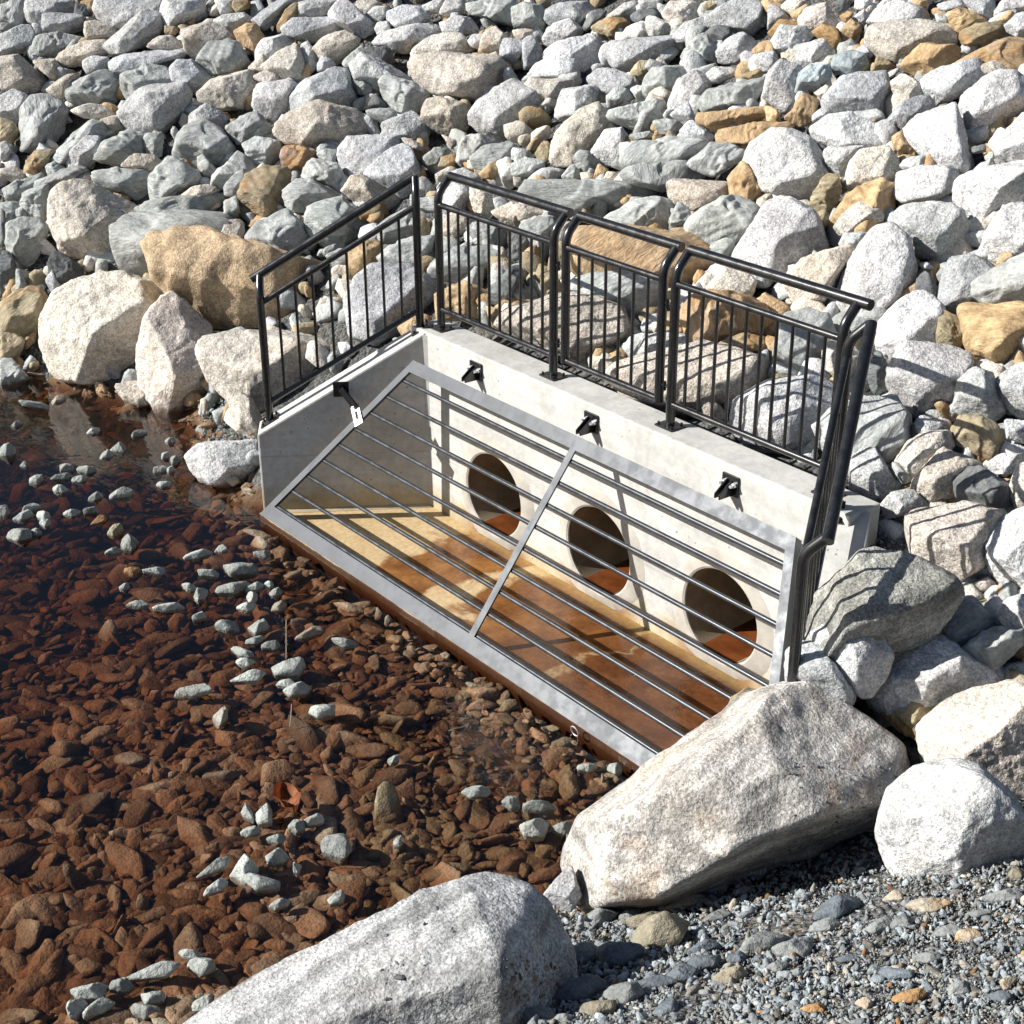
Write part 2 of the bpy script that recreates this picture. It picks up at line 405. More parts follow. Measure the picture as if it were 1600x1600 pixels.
# ------------------------------------------------------------------ trash grate
BL, TL, TR = np.array([-.563, -.983, .03]), np.array([.073, -.155, 1.088]), np.array([3.266, -.155, 1.088]); BR = np.array([3.902, -.983, .03])
vin = (TL-BL)*np.array([0, 1, 1]); VL = np.linalg.norm(vin); vin /= VL; nn = np.cross([1, 0, 0], vin); nn = nn if nn[1] < 0 else -nn
gr = empty('trash_grate', tuple((BL+BR)/2), 'sloping galvanised grate of long bars closing the front of the headwall', 'grate')
def gp(t, u, o_=0):
    a = BL+(TL-BL)*t; b = BR+(TR-BR)*t; return a+(b-a)*u+nn*o_
fr = bmesh.new()
def plate(bm, pts, th=.009):
    prism(bm, [tuple(p) for p in pts], tuple(-nn*th))
wt, wb = .058, .068
ex = np.array([1., 0, 0])
plate(fr, [gp(0, 0), gp(0, 1), gp(wb, 1), gp(wb, 0)])
plate(fr, [gp(1-wt, 0), gp(1-wt, 1), gp(1, 1), gp(1, 0)])
for u, sg in ((0, 1), (1, -1)):
    wd = .058
    plate(fr, [gp(wb, u), gp(wb, u)+ex*sg*wd, gp(1-wt, u)+ex*sg*wd, gp(1-wt, u)])
# down flanges of the angle iron
def flange(bm, a, b, inw, dep=.05, th=.008):
    prism(bm, [tuple(a-nn*.0092), tuple(b-nn*.0092), tuple(b+inw*th-nn*.0092), tuple(a+inw*th-nn*.0092)], tuple(-nn*dep))
flange(fr, gp(0, 0), gp(1, 0), ex); flange(fr, gp(0, 1), gp(1, 1), -ex); flange(fr, gp(0, .003), gp(0, .997), vin, .05); flange(fr, gp(1, .003), gp(1, .997), -vin)
bm_obj('frame', fr, MGALV, gr)
for k in range(9):
    t = .075+.1025*k
    bm = bmesh.new(); tube(bm, [gp(t, .004, -.024), gp(t, .996, -.024)], .0132, 12); bm_obj('bar', bm, MGALVD, gr, smooth=True)
bm = bmesh.new(); mw = .021/3.2
plate(bm, [gp(wb, .5)-ex*.023, gp(wb, .5)+ex*.023, gp(1-wt, .5)+ex*.023, gp(1-wt, .5)-ex*.023], .011); bm_obj('middle_bar', bm, MGALV, gr)
bm = bmesh.new(); c = gp(0, .715, .0)+np.array([0, -.012, -.035])
tube(bm, [c+np.array([.028*math.cos(a), -.005*math.sin(a), .028*math.sin(a)]) for a in np.linspace(0, 2*math.pi, 19)], .0035, 8); bm_obj('metal_ring', bm, MBRIGHT, gr, smooth=True)
for x in (.53, 1.60, 2.685):
    bm = bmesh.new(); obox(bm, (x, -.0075, 1.115), (.055, 0, 0), (0, .007, 0), (0, 0, .055))
    for sx in (-.016, .016):
        # cheek plates reaching from the wall plate down to the grate
        prism(bm, [(x+sx-.004, -.014, 1.15), (x+sx-.004, -.014, 1.06), (x+sx-.004, -.105, 1.062), (x+sx-.004, -.105, 1.088), (x+sx-.004, -.04, 1.135)], (.008, 0, 0))
    br = bm_obj('wall_bracket', bm, MBLK, gr, bevel=.0015)
    for sx in (-.035, .035):
        bm = bmesh.new(); tube(bm, [(x+sx, -.0145, 1.125), (x+sx, -.048, 1.125)], .009, 10)
        tube(bm, [(x+sx, -.0145, 1.125), (x+sx, -.030, 1.125)], .015, 6); bm_obj('bolt', bm, MBRIGHT, br)
for s in (0,):
    mx_ = lambda p: np.array([p[0] if s == 0 else L_-p[0], p[1], p[2]])
    wn = np.array([CA, -SA, 0]); wd_ = np.array([-SA, -CA, 0])
    c = np.array([-.50*W_*SA, -.50*W_*CA, .855])+wn*.004; vv = np.array([0, 0, 1.])
    pc = gp(.65, 0)+nn*.006; v_ = ex*.105-vin*.075; u_ = ex*.045+vin*.05
    bm = bmesh.new(); obox(bm, c, wd_*.05, vv*.05, wn*.004)
    end = pc-v_*.55; dr = end-c; dn = dr/np.linalg.norm(dr); sd_ = np.cross(dn, vv); sd_ /= np.linalg.norm(sd_)
    obox(bm, (c+end)/2, dr/2, sd_*.028, np.cross(dn, sd_)*.004); obox(bm, (c+end)/2+np.cross(dn, sd_)*-.02+sd_*.026, dr/2, sd_*.004, np.cross(dn, sd_)*.022)
    br = bm_obj('wing_bracket', bm, MBLK, gr)
    bm = bmesh.new(); a = pc-v_*.6-u_*.5; hole = [.34, .66, .30, .72]; gv = [0, hole[2], hole[3], 1]; grid = [0, hole[0], hole[1], 1]
    for i in range(3):
        for j in range(3):
            if i == 1 and j == 1: continue
            P = [a+u_*grid[i]+v_*1.25*gv[j], a+u_*grid[i+1]+v_*1.25*gv[j], a+u_*grid[i+1]+v_*1.25*gv[j+1], a+u_*grid[i]+v_*1.25*gv[j+1]]
            prism(bm, [tuple(p) for p in P], tuple(nn*.006))
    bm_obj('slotted_plate', bm, MBRIGHT, gr)
    bm = bmesh.new(); p = a+u_*.5+v_*.16; tube(bm, [p, p+nn*.03], .009, 8); bm_obj('bolt', bm, MBRIGHT, gr)
# ------------------------------------------------------------------ railings
def railing(A, B, n, posts, bal, label, over=(.035, .035), baseplates=(1, 1), hang=(0, 0)):
    A, B, n = map(lambda v: np.array(v, float), (A, B, n)); D = B-A; Ld = np.linalg.norm(D); Dh = D*np.array([1, 1, 0]); Dh /= np.linalg.norm(Dh); D1 = D/Ld
    r = empty('guard_railing', tuple(A), label, 'railing', 'black tubular guard railing panels around the headwall')
    up = np.array([0, 0, 1.]); P = lambda s, h, o_=0: A+D*s+up*h+n*o_
    for i, s in enumerate(posts):
        bm = bmesh.new(); h0 = .115 if hang[i] else .01
        tube(bm, [P(s, h0), P(s, .865), P(s, .955, .088)], .0258, 18, bend=.05); po = bm_obj('post', bm, MBLK, r, smooth=True)
        if baseplates[i]:
            bm = bmesh.new(); c = P(s, .0055); obox(bm, c, D1*.065, n*.055, np.cross(D1, n)*.005); bp = bm_obj('base_plate', bm, MBLK, po, bevel=.001)
            bm = bmesh.new()
            for a_, b_ in ((-1, -1), (-1, 1), (1, -1), (1, 1)):
                q = c+D1*.048*a_+n*.040*b_; tube(bm, [q, q+up*.02], .007, 6)
            bm_obj('anchor_bolts', bm, MBLK, po)
    e0, e1 = over[0]/Ld, over[1]/Ld; s0, s1 = posts[0], posts[-1]
    bm = bmesh.new(); tube(bm, [P(s0-e0, .962, .095), P(s1+e1, .962, .095)], .0275, 20); bm_obj('top_rail', bm, MBLK, r, smooth=True)
    bm = bmesh.new(); tube(bm, [P(s0, .80), P(s1, .80)], .0188, 14); bm_obj('mid_rail', bm, MBLK, r, smooth=True)
    bm = bmesh.new(); tube(bm, [P(s0, .13), P(s1, .13)], .0188, 14); bm_obj('bottom_rail', bm, MBLK, r, smooth=True)
    for k in range(bal):
        s = s0+(s1-s0)*(k+1)/(bal+1)
        bm = bmesh.new(); tube(bm, [P(s, .13), P(s, .80)], .0092, 10); bm_obj('baluster', bm, MBLK, r, smooth=True)
    return r
YR = .115
def bx(x): return (x, YR, HW)
railing(bx(0.01), bx(1.12), (0, 1, 0), (0, 1), 10, 'black railing panel with ten balusters on the back wall nearest the inner left corner', over=(-.0, .03))
r2 = railing(bx(1.225), bx(2.01), (0, 1, 0), (0, 1), 6, 'narrow middle railing panel with only six balusters and no base plates', over=(.0, .03), baseplates=(0, 0), hang=(1, 1))
railing(bx(2.105), bx(3.22), (0, 1, 0), (0, 1), 10, 'black railing panel with ten balusters right of the narrow middle panel', over=(.0, .07))
for x in (1.172, 2.058):
    for h in (.22, .68):
        bm = bmesh.new(); tube(bm, [(x-.03, YR, HW+h), (x+.03, YR, HW+h)], .008, 8); tube(bm, [(x-.006, YR-.004, HW+h-.025), (x-.006, YR-.004, HW+h+.025)], .011, 8)
        bm_obj('hinge_pin', bm, MBLK, r2)
def wp(s, k, o_):
    x = -W_*SA*k-CA*o_; y = -W_*CA*k+SA*o_
    return (x if s == 0 else L_-x, y, HW+(HF-HW)*k)
railing(wp(0, .03, .12), wp(0, .93, .12), (-CA, SA, 0), (0, 1), 8, 'sloping black railing on the left wing wall, seen broadside with eight balusters', over=(-.0, .06))
railing(wp(1, .03, .055), wp(1, .93, .04), (CA, SA, 0), (0, 1), 8, 'sloping black railing on the right wing wall, seen end-on', over=(.0, .03))
# ------------------------------------------------------------------ rocks
ICO = {}
def ico(n):
    if n not in ICO:
        bm = bmesh.new(); bmesh.ops.create_icosphere(bm, subdivisions=n, radius=1)
        V = np.array([v.co[:] for v in bm.verts]); V /= np.linalg.norm(V, axis=1)[:, None]
        F = np.array([[v.index for v in f.verts] for f in bm.faces]); bm.free(); ICO[n] = (V, F)
    return ICO[n]
def radial(V, n, h, p):
    q = np.maximum(V@n.T, 0)/h
    m = q.max(1)
    return 1/(m*(((q/m[:, None])**p).sum(1))**(1/p))
def hull(P):
    P = sorted(map(tuple, P))
    def half(P):
        o = []
        for p in P:
            while len(o) > 1 and (o[-1][0]-o[-2][0])*(p[1]-o[-2][1])-(o[-1][1]-o[-2][1])*(p[0]-o[-2][0]) <= 0: o.pop()
            o.append(p)
        return o[:-1]
    return np.array(half(P)+half(P[::-1]))
def rock_geom(poly, n, sharp, D, rg, rough=1., chips=7, ahi=48, grow=1.10, mild=False):
    """poly: convex outline seen from the front (metres, ccw); returns verts in (right, up, front) axes"""
    V, F = ico(n); c = poly.mean(0); poly = (poly-c)*grow
    N_, H_ = [], []
    k = len(poly)
    for i in range(k):
        a, b = poly[i], poly[(i+1) % k]; e = b-a; l = np.hypot(*e)
        if l < 1e-6: continue
        m = np.array([e[1], -e[0]])/l; hh = max(m@a, .02)
        t = R(rg.uniform(3, ahi if i % 3 == 0 else 20)); N_.append([*(m*math.cos(t)), math.sin(t)]); H_.append(hh*math.cos(t)*1.02)
        t = R(rg.uniform(15, 45)); N_.append([*(m*math.cos(t)), -math.sin(t)]); H_.append(hh*math.cos(t)*1.02)
    for base in (215,) if mild else (-25, 95, 215):
        if rg.random() < (.12 if base != 95 else .5): continue
        a_ = R(base+rg.normal(0, 26)); ti = R(rg.uniform(14, 32) if mild and base != -25 else rg.uniform(28, 64)); mm = np.array([math.cos(a_), math.sin(a_)])
        s_ = (poly@mm).max(); N_.append(np.array([*(mm*math.sin(ti)), math.cos(ti)])); H_.append(max(D*math.cos(ti)*rg.uniform(.8, 1.0), .90*s_*math.sin(ti)))
    v = np.array([-rg.uniform(-.15, .55), rg.uniform(.25, .95), 1.]) if not mild else np.array([-.12+rg.normal(0, .08), .62+rg.normal(0, .1), 1.])
    v /= np.linalg.norm(v); s_ = (poly@(v[:2]/np.hypot(*v[:2]))).max(); N_.append(v)
    H_.append(max(D*v[2]*rg.uniform(.72, .95), (.34 if mild else .62)*s_*np.hypot(*v[:2])))
    v = np.array([*rg.normal(0, .2, 2), 1.]); v /= np.linalg.norm(v); N_.append(v); H_.append(D*1.0)
    v = np.array([0, 0, -1.]); N_.append(v); H_.append(D*.9)
    N0, H0 = np.array(N_), np.array(H_)
    p = 260 if sharp else 110
    r = radial(V, N0, H0, p); X = V*r[:, None]
    cn, ch = [], []
    for q in range(chips+(1 if sharp else 0)):
        v = rg.normal(size=3); big = q < 3; v[2] = abs(v[2])+(.7 if big else .1); v /= np.linalg.norm(v)
        sup = (X@v).max(); cn.append(v); ch.append(sup*(rg.uniform(.82, .93) if big else rg.uniform(.93, .985)))
    if cn:
        N1 = np.vstack([N0, cn]); H1 = np.concatenate([H0, ch]); r = radial(V, N1, H1, p)
    size = np.sqrt(abs(np.ptp(poly[:, 0])*np.ptp(poly[:, 1])))
    X = V*r[:, None]; s_ = int(rg.integers(1, 9999))
    off = rg.uniform(-50, 50, 3)
    d = fbm(X/size*2.6+off, 5, s_)*(.024 if sharp else .022)
    if sharp:   # cleaved steps along a random bedding direction
        v = rg.normal(size=3); v /= np.linalg.norm(v); q = X@v/size*rg.uniform(4, 7)+.5*fbm(X/size*2+off, 2, s_+3)
        d = d+.020*(np.abs((q % 1)-.5)*2-.5)-.035*np.maximum(fbm(X/size*1.6+off+9, 3, s_+7)-.35, 0)
        U_ = X/np.linalg.norm(X, axis=1)[:, None]
        for q_ in range(3 if n == 5 else 0):          # conchoidal scoops where flakes broke off
            c_ = rg.normal(size=3); c_[2] = abs(c_[2]); c_ /= np.linalg.norm(c_); ca = math.cos(rg.uniform(.5, .9)); dp = U_@c_
            d = d-rg.uniform(.02, .045)*np.minimum(np.maximum(dp-ca, 0)/(1-ca)*3., 1)
    else:
        d = d+.010*fbm(X/size*14+off, 3, s_+5)
    r = r+size*d*rough
    return V*r[:, None], F, c
def frame(px, py):
    d = ray(px, py); d /= np.linalg.norm(d); e3 = -d; e1 = np.cross(UP, e3); e1 /= np.linalg.norm(e1); e2 = np.cross(e3, e1)
    return e1, e2, e3
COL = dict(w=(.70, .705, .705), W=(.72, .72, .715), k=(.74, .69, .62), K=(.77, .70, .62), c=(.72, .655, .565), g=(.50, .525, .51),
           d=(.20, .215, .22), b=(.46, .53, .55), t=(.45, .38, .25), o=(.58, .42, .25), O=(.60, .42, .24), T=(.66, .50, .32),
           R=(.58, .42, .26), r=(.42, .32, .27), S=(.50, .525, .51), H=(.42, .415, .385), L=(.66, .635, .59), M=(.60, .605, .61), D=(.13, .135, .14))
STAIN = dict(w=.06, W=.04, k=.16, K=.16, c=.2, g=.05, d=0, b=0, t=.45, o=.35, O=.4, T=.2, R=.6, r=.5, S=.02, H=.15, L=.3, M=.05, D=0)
SHARP = set('gdbtoOTRrSD')
def mat_for(t):
    if t in 'LHM': return MN
    return MS if t in SHARP and t != 'T' else MG
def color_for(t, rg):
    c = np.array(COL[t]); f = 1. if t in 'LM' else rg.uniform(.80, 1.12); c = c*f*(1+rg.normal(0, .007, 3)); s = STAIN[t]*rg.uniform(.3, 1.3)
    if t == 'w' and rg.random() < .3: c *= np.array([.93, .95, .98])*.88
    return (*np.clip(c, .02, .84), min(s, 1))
ONES = 'zero one two three four five six seven eight nine ten eleven twelve thirteen fourteen fifteen sixteen seventeen eighteen nineteen'.split()
TENS = 'x x twenty thirty forty fifty sixty seventy eighty ninety'.split()
def num(n):
    n = int(max(0, min(99, n))); return ONES[n] if n < 20 else TENS[n//10]+('-'+ONES[n % 10] if n % 10 else '')
def spot(x, y): return f"{num(round(x/16))} percent across and {num(round(y/16))} percent down"
TR_ = """@0 0
g 0,1 15,0 17,10 14,15 5,20 0,21
w 17,0 42,0 48,3 47,9 33,12 26,17 18,13 16,6
d 48,2 56,4 56,10 52,12 46,9
o 49,0 60,0 60,6 56,10
w 61,0 100,1 104,4 102,10 85,16 74,18 63,13 60,6
w 27,9 33,8 50,9 54,13 50,19 40,22 28,20 26,13
c 53,14 60,13 74,18 73,21 66,24 55,25 53,20
w 0,22 13,16 19,16 23,24 22,32 10,33 0,36
g 22,22 35,20 46,22 54,24 46,27 36,36 24,37 21,29
w 65,28 70,24 90,6 98,7 102,14 102,19 92,28 75,34 66,33
w 101,2 105,0 126,0 130,10 120,15 110,20 103,17 100,8
t 103,16 112,17 110,22 103,21
c 36,34 52,26 66,25 69,30 66,35 52,37 48,42 38,41 36,37
k 92,29 98,23 107,22 114,28 116,35 108,33 95,31
k 114,19 130,14 140,17 147,25 135,38 120,37 116,30
w 134,13 140,9 152,8 158,12 153,16 146,17 146,24 138,18
w 134,0 146,0 144,8 138,9
t 146,0 155,0 157,5 148,8 145,4
o 147,20 154,15 160,15 171,30 160,36 150,27|knobbly orange-brown rock with holes
w 69,38 78,34 112,30 115,33 112,37 96,38 76,43 72,47 69,43|long pale flat-topped slab at upper left
g 122,40 130,27 142,25 148,27 155,40 148,46 132,48 124,45
w 52,38 58,35 67,36 69,42 60,44 54,47 52,42
w 106,43 112,38 120,38 132,48 130,55 122,62 118,58 108,50
c 20,38 34,37 42,47 34,51 24,43
k 0,36 12,35 26,47 31,53 20,58 0,56
c 28,56 42,47 50,46 48,52 40,62 34,60
g 43,56 52,50 66,43 74,47 76,66 70,70 50,66 42,62|tall grey rock with dark right face
w 43,52 55,47 64,43 50,55 43,58
g 76,47 90,40 103,42 115,52 105,53 90,60 80,65 76,55
w 75,70 86,57 94,53 115,52 119,58 118,66 112,73 102,83 85,83 76,78|big rounded pale granite boulder
k 124,58 132,50 156,44 165,48 158,57 152,68 134,68 125,62
c 155,42 164,34 170,46 157,46
w 0,60 8,56 18,60 14,78 8,76 0,74
g 14,68 20,58 30,57 38,63 43,68 42,78 36,92 24,95 14,93 13,78|blocky grey-green boulder with square top
t 0,74 8,76 13,83 8,89 0,89
w 0,88 5,89 7,94 5,100 0,101
k 43,69 56,65 64,66 73,72 66,74 54,74
g 30,100 44,86 56,76 66,77 68,85 55,92 40,104
w 40,98 55,84 62,86 62,95 58,105 44,106
c 62,75 74,72 78,81 70,82
g 58,100 64,88 80,82 94,85 98,90 90,100 75,104
g 90,84 102,83 101,98 92,98
w 118,72 128,64 138,70 144,76 140,81 128,76 118,78
g 109,97 113,82 120,75 128,73 138,80 146,93 145,100 138,108 118,106|domed grey-green boulder with a split face
g 142,79 152,73 160,70 170,84 158,90 148,90 143,84
g 152,90 160,86 175,88 178,96 172,102 160,106 154,96
@400 0
w -2,12 8,4 14,0 26,0 25,4 14,14 6,18 0,15
t 12,18 18,7 24,2 28,4 26,10 18,20 14,20
w 27,2 32,0 50,0 52,2 44,10 28,12 26,8
w 45,9 52,1 58,1 72,14 73,21 68,25 62,22 50,14
k 62,0 74,0 78,3 72,9 66,9 62,5
w 69,9 74,4 82,4 84,7 78,14 72,12
w 82,6 92,3 106,5 109,13 98,17 88,18 82,12
w 103,4 112,0 118,0 114,8 106,9
w 116,5 119,0 130,0 130,9 122,10 115,9
g 131,2 140,0 162,0 164,17 150,14 133,9|broad smooth blue-grey boulder
w 76,14 82,13 84,19 76,22 74,18
w 72,26 80,20 90,17 108,14 115,20 106,26 96,33 90,30 78,29
w 16,18 24,12 46,11 56,19 50,23 40,27 28,26 18,22
c 36,30 42,24 55,19 64,25 62,32 52,40 46,41 38,36
w 0,32 4,25 16,22 24,26 14,36 6,42 0,42
k 2,42 24,27 29,33 31,46 27,53 16,50
w 27,28 32,25 38,34 38,42 32,48 29,38
w 38,41 41,35 46,35 50,41 44,43 38,45
g 52,40 66,28 70,33 60,44
d 66,29 84,30 87,38 82,41 72,37
w 59,40 66,33 78,38 90,45 98,51 82,52 72,59 62,52
g 60,49 64,47 72,52 72,60 64,59
w 114,16 124,10 134,11 139,19 130,22 118,20
k 96,32 110,22 126,20 136,32 120,33 98,36
k 95,40 100,33 150,35 160,45 152,56 140,66 112,60 100,50|huge pale pinkish boulder with a ledge across it
w 132,26 136,21 142,21 140,31 134,29
k 140,32 142,20 150,17 160,25 162,40 148,34
w 134,72 140,64 150,56 160,50 176,56 188,72 182,80 160,90 140,82 133,78|large speckled grey granite boulder at top centre
w 21,60 32,49 50,42 56,44 62,60 62,69 50,72 30,74 22,70|large sloping striped pale boulder
k -4,47 8,44 14,46 16,51 4,52
w 0,53 20,50 26,53 21,60 22,69 12,77 4,74 -2,66
g -4,70 4,72 9,80 6,86 -6,86
c 12,80 22,71 40,64 60,69 70,76 72,85 56,92 40,94 22,90 14,86|long cream boulder with an orange streak
g 77,53 81,47 96,51 108,58 106,66 100,72 88,70 80,62
d 70,66 75,58 82,66 80,69
g 68,68 84,68 90,71 82,76 72,74
w 78,78 88,73 98,69 108,80 108,87 100,89 84,85 78,84
c 104,68 110,60 130,65 134,72 130,84 124,87 110,80 104,76
c 116,84 126,88 122,93
w 52,92 58,86 74,87 90,85 96,92 90,98 80,106 66,112 54,106 50,98
c 90,86 98,87 108,93 104,96 94,92
g 0,87 12,87 16,92 15,102 6,106 0,102
r 17,92 28,90 40,96 36,108 18,106 15,100|small reddish-brown rock left of the dark slate
g 105,98 112,92 122,94 118,102 106,104
g 127,92 130,85 144,84 154,90 140,96 130,104 126,100
t 116,98 126,96 124,104 114,104
@800 0
g 0,5 8,2 18,3 22,10 21,18 16,20 0,18
c 0,19 8,18 14,19 12,23 4,26
w 22,6 30,2 48,1 52,4 44,17 36,20 26,18 21,12
w 20,23 26,15 36,12 45,20 40,24 26,30 20,28
d 44,18 48,8 54,5 60,8 52,14 46,20
w 58,11 70,2 78,0 80,7 72,11 60,12
t 49,16 58,12 70,11 76,16 68,25 60,24 50,20|olive-brown rock among pale boulders near the top
w 79,0 92,0 94,5 86,7 80,4
d 74,10 79,6 88,6 95,12 82,14 76,14
w 83,12 86,9 102,17 104,19 92,23 86,22
k 94,8 100,1 112,1 118,4 118,10 108,14 104,18 98,15
t 118,3 124,0 132,0 124,7 119,8
w 120,12 136,1 154,0 157,6 155,16 150,22 138,20 126,17|broad white boulder with shaded right side
w 68,24 72,17 82,14 86,20 88,24 76,28
w 100,23 108,14 118,11 124,15 123,19 112,26 102,26
w 56,28 62,26 98,23 103,28 100,38 92,42 80,46 64,42 58,36
w 7,24 12,21 18,30 18,37 8,44 6,38
w -6,24 6,25 8,32 2,40 -8,40
w 18,35 28,27 50,21 56,32 55,40 46,45 34,40 20,38
w 8,46 16,40 36,30 41,36 42,48 38,50 16,50|wedge-shaped granite boulder with a peaked top
t 74,44 80,38 90,38 84,46 80,48 74,47
g 104,36 112,26 120,20 130,32 128,40 112,40
d 120,20 128,16 136,17 138,25 132,30 126,26
w 128,32 134,25 142,20 154,26 150,33 140,40 130,39
o 150,31 156,26 164,25 164,33 152,34
w 152,34 164,32 168,46 156,44 151,38
k 8,54 12,49 40,50 42,55 34,62 26,67 14,62 8,58
w 28,68 32,56 50,53 58,58 56,62 48,66 36,74 30,74
w 46,50 54,43 64,43 76,48 80,52 72,58 60,60 50,55
g 59,60 66,54 72,56 76,62 66,66 60,68
w 74,56 78,53 82,54 82,61 78,62
g 83,48 88,42 110,41 113,44 106,52 98,62 86,63 82,56|dark-streaked grey-green boulder with rounded end
w 97,64 104,50 118,42 124,52 122,58 112,66 100,72
w 118,48 126,42 138,42 142,46 130,52 120,52
t 142,47 154,43 158,47 148,50
g 114,68 122,56 134,53 156,49 158,55 156,66 140,68 118,71
w 157,60 160,45 168,38 180,42 184,50 180,66 168,70
O 116,71 164,66 166,74 140,80 128,82 117,77|long flat orange-brown slab
O 128,82 150,77 164,76 172,82 160,88 146,91 130,90|orange-brown slab tucked under the long flat one
g 60,74 62,69 90,62 96,64 97,72 92,75 88,84 74,80 66,76
w 98,72 110,64 116,76 112,80 102,74
c 24,98 25,88 32,79 42,70 52,66 58,72 60,79 54,88 50,98 38,104 26,104|cream boulder with a large orange face
w 50,94 58,82 68,80 74,86 70,98 62,104 52,100
g 88,76 94,74 108,76 104,84 92,84
w 105,82 112,75 124,82 128,86 126,89 108,86
g 68,102 70,92 76,88 110,85 120,85 124,90 114,98 106,104 70,104|broad pale grey block with straight edges
g 74,84 86,82 90,86 76,88
t 15,96 20,86 24,90 24,100 18,104
g 110,102 124,90 138,90 148,94 140,103 126,110 114,106
g 0,92 10,94 14,99 0,104
@1200 0
k 8,4 12,0 26,0 20,8 14,10
o 14,9 24,2 26,5 18,13
k 19,12 24,5 36,2 42,12 44,18 34,16 28,20 20,16
d 40,0 53,0 50,6 44,7
w 54,0 66,0 64,6 56,6
t 44,10 50,7 54,8 48,15
w 0,2 6,4 14,12 4,18 0,18
o 0,20 8,12 20,14 20,18 10,17 2,24
w 54,10 60,6 64,10 58,14
o 46,18 52,12 58,16 58,20 54,26 46,22
o 28,20 34,15 44,18 46,26 40,31 34,26
w 62,14 68,6 82,0 96,5 104,12 90,14 78,18 66,16
o 88,0 100,0 100,5 92,4
w 104,2 120,0 122,4 108,7
w 122,0 142,0 142,8 138,12 128,8
w 142,6 146,0 164,0 164,6 150,10 142,12
o 142,14 150,6 154,8 150,16
o 112,8 120,5 130,8 136,12 124,18 118,22 114,15
w 104,8 112,10 114,16 106,14
w 148,16 156,9 164,7 168,28 156,24 150,20
t 120,20 130,15 145,13 150,20 138,26 126,30 121,26|short log-shaped yellow-brown rock
k 61,22 66,16 90,13 108,15 118,26 112,31 96,32 80,40 64,36 60,28|huge cream-white boulder at upper right
O 84,40 96,28 114,28 124,30 116,40 104,43 94,50 86,45|rusty brown wedge of rock
o 116,40 130,32 150,24 166,26 168,42 152,45 140,38 120,42|long streaked brown slab at upper right
w 2,26 8,16 22,17 28,22 20,28 14,36 6,36
w 16,40 22,28 34,24 38,28 40,40 30,40 18,43
o 0,26 4,28 9,38 -3,37
b 40,44 42,34 54,31 60,34 64,44 60,46 46,49 40,46|pale blue-grey block in deep shadow gap
w 54,31 60,27 66,34 62,38
t 64,46 68,36 74,37 80,42 70,44
b 20,46 26,41 38,40 42,50 32,56 24,60 16,62
w -2,40 12,38 20,46 20,52 14,66 6,68 -3,66
w 70,48 82,42 82,45 74,50
w 94,52 104,44 132,36 138,48 124,52 116,62 106,66 98,60
c 130,42 142,38 154,44 140,48 134,47
w 34,62 48,48 62,46 72,46 78,60 78,68 72,78 56,74 40,70 34,68|large white domed boulder with flat dark underside
c 29,58 36,53 40,54 34,62
k 77,52 84,46 92,50 103,62 98,64 86,64 80,66
w 118,74 122,60 132,50 144,44 158,46 170,62 160,68 144,86 128,91 120,82|great rounded white boulder near the right edge
o 10,74 22,58 32,62 30,67 26,70 26,78 20,79 12,76|small orange-brown oblong rock
o -2,66 6,68 8,76 0,78
w 28,72 34,67 40,70 36,76 28,76
w 74,76 84,64 100,58 104,66 96,72 86,82 76,80
w 84,80 94,70 116,66 119,74 124,90 128,102 124,112 112,112 96,98 88,88|tall white boulder with a shaded right edge
w 26,78 38,72 52,71 62,80 72,80 80,84 78,94 64,96 50,98 38,92 28,86
w 138,106 142,94 150,80 164,66 190,60 190,100 164,100 148,104|white egg-shaped boulder cut by the photo's right edge
o -6,78 12,76 18,79 6,82 -6,84
o 78,86 84,82 90,88 96,98 86,99 78,96|small orange block in a dark gap
d 126,92 136,90 136,95 128,96
@0 200
t 16,20 22,14 33,14 29,22 28,29 18,31 15,28
k 0,26 8,24 16,27 17,31 8,34 0,30
g 28,24 34,21 41,25 40,30 30,31
g 2,38 10,33 26,28 27,31 20,36 16,44 8,46 2,43
g 20,34 38,27 46,24 54,25 56,31 44,35 34,38 20,38
g 14,41 20,38 31,35 31,48 30,58 24,59 17,54 13,47
g 0,47 8,46 14,48 14,56 6,60 0,58
g 10,51 14,49 17,54 14,59 10,55
g 4,60 14,57 24,57 30,62 27,74 16,91 10,86 3,72
d 0,49 3,50 4,70 0,75
d 0,75 6,76 10,86 10,98 0,106
g 10,88 14,90 17,100 10,106
K 30,40 34,35 54,31 62,36 74,43 87,50 84,60 74,68 76,90 64,92 52,88 38,78 32,60|huge pinkish boulder with a grey top
D 30,82 36,77 48,84 52,93 44,100 32,98|crumbly dark grey lump of set gravel
g 83,52 88,47 96,45 120,42 140,40 139,50 132,54 118,54 104,54 86,56
g 70,61 78,53 88,51 118,51 130,54 141,55 140,68 124,74 98,84 96,94 86,92 78,90 73,78|big grey-green angular wedge
g 95,47 94,32 100,26 104,18 112,20 124,28 130,37 118,40 110,45 103,47|pointed grey-green boulder with split shaded face
g 57,27 62,24 72,25 90,26 96,30 94,38 88,47 80,44 66,37 57,32
c 75,24 84,16 96,17 102,22 96,30 84,26
c 111,44 120,37 130,35 137,39 128,43 118,46
g 123,18 127,17 136,27 132,35 126,30 124,24
g 133,29 140,22 148,15 156,20 160,26 150,38 140,38 132,36
g 140,36 152,24 154,36 150,43 141,42
w 152,40 154,32 164,22 170,28 166,40
g 140,46 148,42 150,52 148,56 140,56
c 137,70 141,58 152,57 153,64 148,76 142,74
t 148,44 154,30 164,24 180,26 182,32 176,52 164,60 154,56|angular brown and grey rock
@0 0 1
